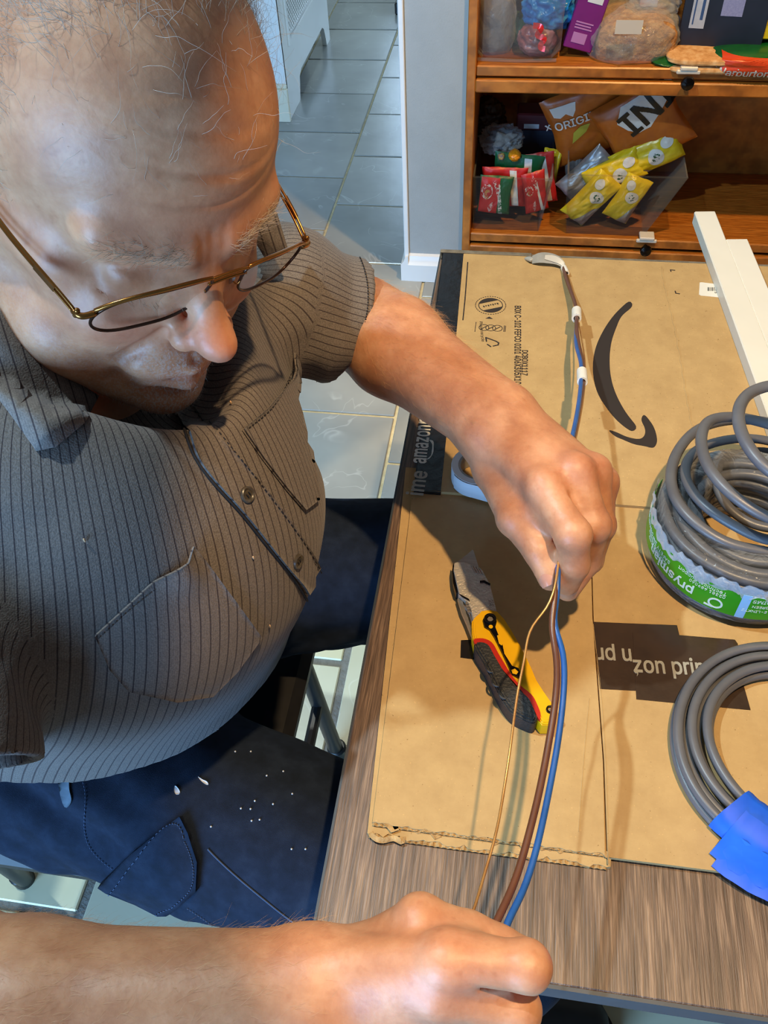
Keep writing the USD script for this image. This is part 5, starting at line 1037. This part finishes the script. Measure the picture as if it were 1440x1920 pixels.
part(kn, 'blade', extrude(kpoly([(516, 786), (545, 765), (575, 741), (602, 718), (607, 720), (632, 798), (646, 850), (560, 850)], zt1-.006, False), .0008, zt1-.008), STEEL)
nose = [(512, 783), (528, 778), (560, 778), (600, 792), (640, 806), (652, 818), (692, 893), (700, 925), (724, 1024), (690, 1040), (640, 1040), (606, 1068), (596, 1020), (583, 985), (536, 938), (520, 870), (508, 815)]
part(kn, 'nose_housing', bevel_ex(kpoly(nose, zt1, False), Z2+.003, zt1-.001, .0012), CAST)
part(kn, 'nose_side', extrude(kpoly([(506, 800), (518, 840), (530, 900), (540, 940), (520, 950), (505, 900), (500, 840)], zt1-.008, False), .010, Z2+.004), DST)
for k in range(4): part(kn, 'nose_rib', extrude(kpoly([(592+14*k, 795+5*k), (598+14*k, 797+5*k), (622+12*k, 838+2*k), (616+12*k, 836+2*k)], zt1, False), .0008, zt1-.0012), STEEL)
part(kn, 'blade_notch', extrude(kpoly([(640, 876), (662, 874), (692, 890), (690, 898), (660, 884), (640, 884)], zt1, False), .0008, zt1-.0010), DST)
part(kn, 'nose_slot', extrude(kpoly([(532, 938), (584, 966), (590, 978), (548, 954)], zt1, False), .0006, zt1-.0010), DST)
part(kn, 'release_lever', extrude(kpoly([(528, 962), (548, 958), (560, 1000), (580, 1060), (602, 1130), (598, 1150), (575, 1090), (548, 1030)], zt1-.006, False), .004, zt1-.011), STEEL)
for k in range(4): part(kn, 'thumb_stud', extrude(kpoly([(566+3*k, 984+14*k), (580+3*k, 982+14*k), (586+3*k, 992+14*k), (572+3*k, 995+14*k)], zt1-.002, False), .002, zt1-.004), STEEL)
yel = [(598, 1076), (618, 1050), (642, 1022), (690, 1014), (728, 1026), (762, 1062), (798, 1118), (834, 1180), (872, 1252), (900, 1310), (925, 1370), (960, 1425), (995, 1475), (1014, 1500), (1012, 1556), (992, 1590), (950, 1590), (928, 1560), (900, 1500), (850, 1430), (760, 1330), (690, 1240), (640, 1200), (612, 1190), (600, 1140)]
body_y = kpoly(yel, zt1, False); part(kn, 'handle', bevel_ex(body_y, Z2+.001, zt1, .003), KYEL)
grip = [(612, 1186), (645, 1178), (690, 1196), (712, 1232), (745, 1290), (790, 1362), (848, 1424), (892, 1462), (915, 1508), (928, 1560), (918, 1582), (870, 1574), (812, 1545), (745, 1460), (690, 1350), (645, 1265), (618, 1220)]
part(kn, 'red_trim', extrude(kpoly(grip, zt1, True).buffer(.0022).intersection(body_y.buffer(.0002)), .0032, zt1-.0024), KRED)
part(kn, 'rubber_grip', bevel_ex(kpoly(grip, zt1, True), Z2, zt1+.0018, .004), KBLK)
for (x, y) in ((682, 1308), (712, 1378), (748, 1440)): part(kn, 'grip_groove', tube(spline([onz(660+.375*(x+a), 760+.375*(y+b), zt1+.0016) for a, b in ((0, -25), (-12, 0), (0, 20), (22, 26))], 14), .0010, 7), KBLK)
part(kn, 'clip', extrude(kpoly([(655, 1070), (665, 1048), (690, 1040), (718, 1052), (724, 1080), (716, 1106), (730, 1140), (752, 1190), (762, 1240), (800, 1300), (832, 1312), (845, 1340), (852, 1352), (830, 1358), (800, 1340), (778, 1290), (745, 1220), (715, 1160), (690, 1120), (664, 1104)], zt1+.003, False), .0022, zt1+.0004), DST)
for nm, pts in (('clip_slot', [(725, 1150), (740, 1146), (756, 1190), (748, 1200), (735, 1190)]), ('clip_slot', [(796, 1322), (815, 1316), (832, 1332), (822, 1345), (803, 1340)])): part(kn, nm, extrude(kpoly(pts, zt1+.003, False), .0005, zt1+.0024), KYEL)
for (x, y, r) in ((691, 1068, .0052), (993, 1514, .0034)):
    p = onz(660+.375*x, 760+.375*y, zt1+.003); s_ = part(kn, 'screw', lathe([(0, .0002), (r*.55, .0002), (r*.6, .0020), (r*.95, .0022), (r, .0012), (r, -.002), (0, -.002)], 24, (p[0], p[1], zt1+(.0022 if r > .004 else -.0004))), DST)
    part(s_, 'socket', lathe([(0, .0006), (r*.5, .0006), (r*.5, 0), (0, 0)], 6, (p[0], p[1], zt1+(.0022 if r > .004 else -.0004))), STEEL)
p = onz(660+.375*694, 760+.375*1106, zt1+.003); part(kn, 'clip_dot', lathe([(0, .0004), (.0018, .0004), (.0018, 0), (0, 0)], 16, (p[0], p[1], zt1+.0025)), KYEL)
seg_text('2452', (660+.375*688, 760+.375*1006), (660+.375*682, 760+.375*976), .0040, DST, zt1-.001, 'stamp', (1, .2, 0), parent=kn)
# ---------------------------------------------------------------- wires
BRN = plain('brown_wire_pvc', ('#5a3626', '#643d2b'), .35, noise=(60,)); BLW = plain('blue_wire_pvc', ('#1f4f94', '#275aa4'), .32, noise=(60,)); COP = plain('bare_copper', ('#b9824c', '#d0a05f'), .3, noise=(60,), metal=.6)
def wpts(P): return spline([dep(x, y, d) for x, y, d in P], 160)
def dz(x, y, z): return (x, y, float((C[2]-z)/-ray(x, y)[2]))     # a pixel at the height z
GR = (1044, 1076, .612)
far_b = [dz(1057, 502, Z3+.006), dz(1066, 535, Z3+.013), dz(1076, 562, Z3+.021), dz(1081, 585, Z3+.029), dz(1081, 610, Z3+.037), dz(1084, 640, Z3+.043), dz(1092, 680, Z3+.057), dz(1094, 700, Z3+.062), dz(1088, 750, Z3+.080), dz(1077, 810, Z3+.100), dz(1068, 850, Z3+.112), (1058, 960, .640), (1050, 1040, .622), GR]
near_b = [GR, (1040, 1120, .603), (1035, 1170, .596), (1042, 1225, .584), (1044, 1280, .570), (1031, 1380, .550), (1012, 1480, .529), (990, 1570, .509), (962, 1660, .489), (934, 1722, .473), (912, 1770, .463), (890, 1830, .460)]
solo('wire', tube(wpts(far_b[:-1]+near_b), .0023, 10), BRN, 'brown insulated wire held between both hands', 'wire', smooth=True)
far_u = [dz(1057, 502, Z3+.0022), dz(1066, 535, Z3+.0075), dz(1076, 562, Z3+.0155), dz(1081, 585, Z3+.0235), dz(1081, 608, Z3+.031), dz(1081, 650, Z3+.047), dz(1089, 680, Z3+.060), dz(1090, 700, Z3+.066), dz(1086, 750, Z3+.083), dz(1075, 810, Z3+.103), dz(1066, 850, Z3+.115), (1056, 960, .638), (1049, 1040, .620), (1046, 1078, .610)]
near_u = [(1044, 1120, .604), (1040, 1165, .598), (1053, 1215, .586), (1058, 1262, .574), (1054, 1330, .560), (1043, 1410, .544), (1026, 1500, .525), (1006, 1590, .505), (976, 1680, .485), (950, 1735, .470), (935, 1780, .462), (905, 1835, .460)]
solo('wire', tube(wpts(far_u+near_u), .0021, 10), BLW, 'blue insulated wire running beside the brown one', 'wire', smooth=True)
cop = [dz(1059, 500, Z3+.004), dz(1080, 575, Z3+.016), dz(1086, 610, Z3+.028), dz(1093, 650, Z3+.040), dz(1097, 690, Z3+.056), dz(1093, 750, Z3+.076), dz(1081, 815, Z3+.098), dz(1074, 850, Z3+.11), (1060, 960, .636), (1046, 1062, .610), (1040, 1100, .602), (1024, 1140, .597), (1000, 1172, .592), (991, 1192, .588), (984, 1230, .58), (974, 1280, .57), (966, 1330, .56), (957, 1400, .545), (945, 1480, .53), (928, 1570, .51), (908, 1640, .495), (890, 1700, .48), (875, 1745, .470), (868, 1790, .466)]
solo('wire', tube(wpts(cop), .0009, 8), COP, 'thin bare copper wire bowing out left of the brown wire', 'wire', smooth=True)
WT = plain('white_wire_tape', ('#dddbd4', '#e6e4de'), .45, noise=(60,))
for i, (a, b, r) in enumerate((((1057, 502, Z3+.004), (1062, 513, Z3+.006), .0040), ((1081, 582, Z3+.0265), (1081, 597, Z3+.0315), .0056), ((1091, 696, Z3+.061), (1092, 716, Z3+.068), .0052))):
    A, B = onz(*a), onz(*b); solo('wire_tape', lathe([(r*.6, 0), (r, 0), (r, np.linalg.norm(B-A)), (r*.6, np.linalg.norm(B-A)), (r*.6, 0)], 18, A, B-A), WT, ('white tape wrap on the wires at the grey sheath end', 'middle white tape wrap on the wires, above the brown stretch', 'white tape wrap on the wires nearest the hand')[i], 'tape', smooth=40)
# split end of the grey sheath hooked over the far edge
SH = plain('silver_grey_sheath', ('#8d8d88', '#a9a8a2'), .35, noise=(40,))
P = np.array([dep(*dz(*q)) for q in ((998, 489, Z3+.003), (1006, 485, Z3+.008), (1016, 483, Z3+.011), (1030, 484, Z3+.011), (1046, 489, Z3+.009), (1054, 496, Z3+.006), (1058, 503, Z3+.004))]); L = spline(P, 80); tt = np.linspace(0, 1, 80)
so_ = thing('cable_sheath', 'cut end of flattened grey cable sheath hooked over the far edge of the cardboard', 'cable', L[40])
nrm_ = np.stack([tt*0, -.7-.3*np.sin(tt*4), .7+.2*np.cos(tt*5)], 1)
part(so_, 'sheath', ribbon(L, nrm_, .003+.010*np.sin(np.clip(.15+tt*.85, 0, 1)*np.pi)**.8, .0014), SH, smooth=40)
part(so_, 'sheath_lining', ribbon(L[30:]+V(0, -.001, .0012), nrm_[30:], .006*np.sin(np.linspace(.2, 1, 50)*np.pi)+.0015, .0008), plain('pale_lining', '#c9c6bd', .4), smooth=40)
part(so_, 'cable_tail', flat_cable(spline([L[3], L[0]+V(-.004, .006, -.001), L[0]+V(-.008, .016, -.010), L[0]+V(-.010, .021, -.03), L[0]+V(-.011, .022, -.10)], 40), .010, .006), SH, smooth=True)
# ---------------------------------------------------------------- glasses
GOLD = plain('gold_brown_metal', ('#8a5a2a', '#a06c34'), .22, noise=(40,), metal=.85); DKM = plain('dark_bronze_metal', ('#3a251b', '#4a3022'), .25, noise=(40,), metal=.7)
gl = thing('glasses', 'thin gold-brown metal glasses with rectangular lenses low on the nose', 'glasses', h2w((0, .11, 0)))
hR = w2h(dep(152, 590, .449)); hL = w2h(dep(573, 455, .540))
brC = w2h(dep(398, 527, .4685))
gx = unit(hR-hL); gmid = (hR+hL)/2
gy = unit(np.cross(V(0, 0, 1), gx)*-1); gy = -gy if gy[1] < 0 else gy
fwdoff = np.dot(brC-gmid, gy)
LENS = mat('spectacle_lens', {'t': ('transparent_bsdf', {'color': (.93, .94, .94)}), 'g': ('glossy_bsdf', {'color': (.9, .9, .9), 'roughness': .02}), 'f': ('layer_weight', {'blend': .5}), 'pw': ('math', {'math_type': 'power', 'value2': 4.0}), 'ad': ('math', {'math_type': 'multiply_add', 'value2': .7, 'value3': .04}), 'm': ('mix_closure', {})}, [('f.facing', 'pw.value1'), ('pw.value', 'ad.value1'), ('ad.value', 'm.fac'), ('t.BSDF', 'm.closure1'), ('g.BSDF', 'm.closure2')], 'm.closure')
tilt = math.radians(-14); gz0 = unit(np.cross(gx, gy)); gz0 = gz0 if gz0[2] > 0 else -gz0
gz = unit(gz0*math.cos(tilt)-gy*math.sin(tilt)*-1*-1); gz = unit(gz0*.97+gy*.24)
HW = np.linalg.norm(hR-hL)/2
bw = (brC-gmid)-gx*np.dot(brC-gmid, gx)-gz*.0030
def gpt(u, w_, bow): return gmid+gx*u+gz*w_+bw*bow
def bowf(u): return 1-(abs(u)/HW)**2.2
lens_out = []
for s in (1, -1):
    pts = [(.011, .0045), (.020, .0062), (.040, .0062), (.058, .0035), (.0635, -.004), (.0625, -.016), (.055, -.0245), (.038, -.0275), (.022, -.0255), (.0135, -.017), (.0105, -.006)]
    k_ = (HW-.004)/.0655
    ring = smooth_ring([(a*k_, b) for a, b in pts], 72); P = np.array([gpt(s*a, b, bowf(a)) for a, b in ring]); Wd = h2w(P)
    f_ = part(gl, 'rim', tube(np.vstack([Wd, Wd[:2]]), .00095, 8), DKM, smooth=True)
    n = len(Wd); c = Wd.mean(0); lv = np.vstack([Wd, (Wd+c)/2+HQ@gy*.0006, c+HQ@gy*.0009]); f = []
    for i in range(n):
        j = (i+1) % n; f += [[i, j, n+j], [i, n+j, n+i], [n+i, n+j, 2*n]]
    nn = HQ@gy; N_ = len(lv); f = np.array(f); bd = np.array([[i, (i+1) % n] for i in range(n)])
    part(gl, 'lens', trimesh.Trimesh(lv, f, process=False), LENS, smooth=True)
    part(gl, 'brow_bar', tube(np.array([h2w(gpt(s*a*k_, b+.0010, bowf(a*k_))) for a, b in spline([(.011, .0050), (.020, .0066), (.040, .0066), (.058, .0040), (.064, .0005)], 30)]), .0013, 8), GOLD, smooth=True)
    hp = gpt(s*HW, 0, 0)
    lug = [gpt(s*.0635*k_, -.001, bowf(.0635*k_)), gpt(s*(HW+.0012), 0, .02), hp+gx*s*.0020-gy*.004]
    part(gl, 'end_piece', tube(h2w(np.array(spline(lug, 12))), .0019, 8), GOLD, smooth=True)
    for q in (0, 1): part(gl, 'hinge_screw', trimesh.creation.icosphere(2, .0016).apply_translation(h2w(hp+gx*s*.0015+gz*(.0022-.0044*q)-gy*.002)), GOLD, smooth=True)
    ear = V(s*.0835, -.005, .010); hook = V(s*.083, -.030, -.012)
    tp_ = [hp+gx*s*.0020-gy*.004, hp*.72+ear*.28+V(s*.0030, 0, .001), hp*.4+ear*.6+V(s*.0032, 0, .001), ear, hook]
    L = h2w(spline(tp_, 60)); up = HQ@gz; off = unit(up)*.0017
    for sg_, r_ in ((1, .00085), (-1, .00085)): part(gl, 'temple_wire', tube(L[:34]+off*sg_, r_, 8), GOLD, smooth=True)
    part(gl, 'temple_arm', ribbon(L[32:], np.tile(HQ@V(s, 0, 0), (28, 1)), .0046, .0012), DKM, smooth=40)
    part(gl, 'temple_block', ribbon(L[6:14], np.tile(HQ@V(s, 0, 0), (8, 1)), .0044, .0012), GOLD, smooth=40)
    nb = gpt(s*.0095*k_, -.010, .93); part(gl, 'nose_pad', trimesh.creation.icosphere(2, 1).apply_transform(frame(h2w(nb-gy*.004), (HQ@gx)*.0012, (HQ@gy)*.0030, (HQ@gz)*.0062)), plain('clear_silicone', '#c9c3b8', .2, transmission_weight=.6), smooth=True)
    part(gl, 'pad_arm', tube(h2w(spline([gpt(s*.0115*k_, -.006, bowf(.0115*k_)), nb+gy*.001, nb-gy*.003], 10)), .0005, 6), GOLD, smooth=True)
for w_ in (.0050, .0000): part(gl, 'bridge', tube(h2w(np.array([gpt(u*k_, w_+.0012*(1-(u/.0115)**2), bowf(u*k_)) for u in np.linspace(-.0115, .0115, 15)])), .00105, 8), GOLD, smooth=True)
# ---------------------------------------------------------------- hair
def hair_mat(n, c, r=.45): return plain(n, c, r, spec=.4)
HAIRG, HAIRB, ARMH = hair_mat('grey_hair', '#a89a8a'), hair_mat('brow_hair', '#a8957e'), hair_mat('arm_hair', '#c4935f')
bm = trimesh.Trimesh(body.vertices, body.faces, process=False); bn = meshkit.arrays(bm, True)[2]; bv = np.array(bm.vertices); hv = w2h(bv)
from scipy.spatial import cKDTree
btree = cKDTree(bv)
def strands(idx, dirs, ln, lift, seg=5, curl=.3, seed=1, droop=None):
    r_ = np.random.default_rng(seed); out = []
    for i, d in zip(idx, dirs):
        p = bv[i]+r_.normal(0, .0009, 3); n = bn[i]; d = unit(d-n*np.dot(d, n)+r_.normal(0, curl, 3)*.6); L_ = ln*r_.uniform(.6, 1.3); q = [p-n*.0006]; cur = unit(d+n*lift)
        for s in range(seg):
            cur = unit(cur+r_.normal(0, curl*.25, 3)-n*lift*.28); q.append(q[-1]+cur*L_/seg)
        out.append(np.array(q))
    return out
nz = np.array([1 for _ in bv])
def pick(w, k, seed):
    r_ = np.random.default_rng(seed); w = np.clip(w, 0, None); return r_.choice(len(w), k, p=w/w.sum())
hm = (np.linalg.norm(hv, axis=1) < .16)
top = hm*np.clip((hv[:, 2]-.085)/.02, 0, 1)*np.clip((.055-hv[:, 1])/.03, 0, 1)                     # thin hair on the crown
sid = hm*np.exp(-((np.abs(hv[:, 0])-.078)/.016)**2)*np.clip((.035-hv[:, 1])/.02, 0, 1)*np.clip((hv[:, 2]-.005)/.02, 0, 1)
fr = hm*np.clip((hv[:, 2]-.045)/.03, 0, 1)*np.clip((hv[:, 1]-.02)/.03, 0, 1)
D = lambda v: (HQ@np.asarray(v, float).T).T
i = pick(top, 3600, 3); P = strands(i, D(np.c_[hv[i, 0]*2, np.full(len(i), -1.0)+.8*np.sin(hv[i, 0]*90), np.full(len(i), .1)]), .034, .55, 7, .8, 3)
i = pick(sid, 4200, 4); P += strands(i, D(np.c_[np.sign(hv[i, 0])*.5, np.full(len(i), -.9), np.full(len(i), .25)]), .026, .5, 6, .8, 4)
i = pick(fr, 160, 5); P += strands(i, D(np.c_[hv[i, 0]*3, np.full(len(i), -.6), np.full(len(i), .5)]), .022, .25, 6, .9, 5)
curves(person, 'hair', P, [.00008]*len(P), HAIRG, kind='stuff', label='thin wispy grey-blond hair')
brw = hm*np.exp(-((hv[:, 2]-.0215-.10*(np.abs(hv[:, 0])-.03)*(np.abs(hv[:, 0]) < .035))/.0042)**2)*np.clip((np.abs(hv[:, 0])-.008)/.006, 0, 1)*np.clip((.056-np.abs(hv[:, 0]))/.01, 0, 1)*(hv[:, 1] > .05)
i = pick(brw, 620, 6); P = strands(i, D(np.c_[np.sign(hv[i, 0])*1.0, np.full(len(i), .35), np.full(len(i), .12)]), .0125, .5, 5, .5, 6)
curves(person, 'eyebrows', P, [.00008]*len(P), HAIRB, kind='stuff', label='bushy pale eyebrows')
lash = hm*np.exp(-((hv[:, 2]+.0150)/.0014)**2)*np.exp(-((np.abs(hv[:, 0])-.034)/.012)**2)*(hv[:, 1] > .06)
i = pick(lash, 150, 7); P = strands(i, D(np.c_[hv[i, 0]*2, np.full(len(i), 1.0), np.full(len(i), -.6)]), .006, .3, 3, .2, 7)
curves(person, 'eyelashes', P, [.00008]*len(P), HAIRB, kind='stuff')
brd = hm*(np.exp(-((hv-V(0, .088, -.103))**2/np.array([.03, .03, .018])**2).sum(1))+.5*np.exp(-((hv-V(0, .10, -.060))**2/np.array([.024, .02, .006])**2).sum(1)))
i = pick(brd, 1500, 8); P = strands(i, D(np.c_[hv[i, 0]*4, np.full(len(i), .3), np.full(len(i), -1.0)]), .0035, .8, 2, .5, 8)
curves(person, 'stubble', P, [.00007]*len(P), hair_mat('white_stubble', '#b9b0a6'), kind='stuff', label='short white chin stubble')
def armw(E, W):
    a = unit(W-E); t = (bv-E)@a; r = np.linalg.norm(bv-E-t[:, None]*a, axis=1); L_ = np.linalg.norm(W-E); return (r < .062)*np.clip((t+.02)/.04, 0, 1)*np.clip((L_+.02-t)/.04, 0, 1)
w = armw(ELL_, WRL)*np.clip(bn@unit(V(.3, .3, .6))+.7, 0, 1); i = pick(w, 2600, 9); a = unit(WRL-ELL_); P = strands(i, np.tile(a+V(.35, .05, 0), (len(i), 1)), .012, .38, 4, .55, 9)
w = armw(ELR, WRR)*np.clip(bn@unit(V(-.1, .6, .6))+.6, 0, 1); i = pick(w, 1800, 10); a = unit(WRR-ELR); P += strands(i, np.tile(a+V(0, .3, .2), (len(i), 1)), .012, .40, 4, .55, 10)
curves(person, 'arm_hair', P, [.000045]*len(P), ARMH, kind='stuff', label='fine gingery forearm hair')
# finger nails
NAIL = plain('finger_nail', ('#b07a64', '#bd8a74'), .25, noise=(90,))
def nail(Hd, f, up, w=.0055, l=.0065):
    p0, p1 = Hd[f][0][2], Hd[f][0][3]; ax = unit(p1-p0); up = unit(up-ax*np.dot(up, ax)); r = Hd[f][1][3]
    c = p1-ax*.001+up*r*.62; s_ = np.cross(ax, up); u = np.linspace(-1, 1, 9); U, W_ = np.meshgrid(u, u, indexing='ij'); m_ = (np.abs(U)**3+np.abs(W_)**3) < 1.35
    top = c+U[..., None]*s_*w+W_[..., None]*ax*l+(up*r*.42)*(1-.55*U[..., None]**2-.12*W_[..., None]**2); v = top.reshape(-1, 3); I, J = np.meshgrid(np.arange(8), np.arange(8), indexing='ij'); a = (I*9+J).ravel()
    f_ = np.vstack([np.stack([a, a+9, a+10], 1), np.stack([a, a+10, a+1], 1)]); N_ = len(v); part(person, 'nail', trimesh.Trimesh(np.vstack([v, v-up*.001]), np.vstack([f_, f_[:, ::-1]+N_]), process=False), NAIL, smooth=True)
nail(LH, 'thumb', unit(C-LH['thumb'][0][3])*.75+V(-.5, .0, .1), .0056, .0066)
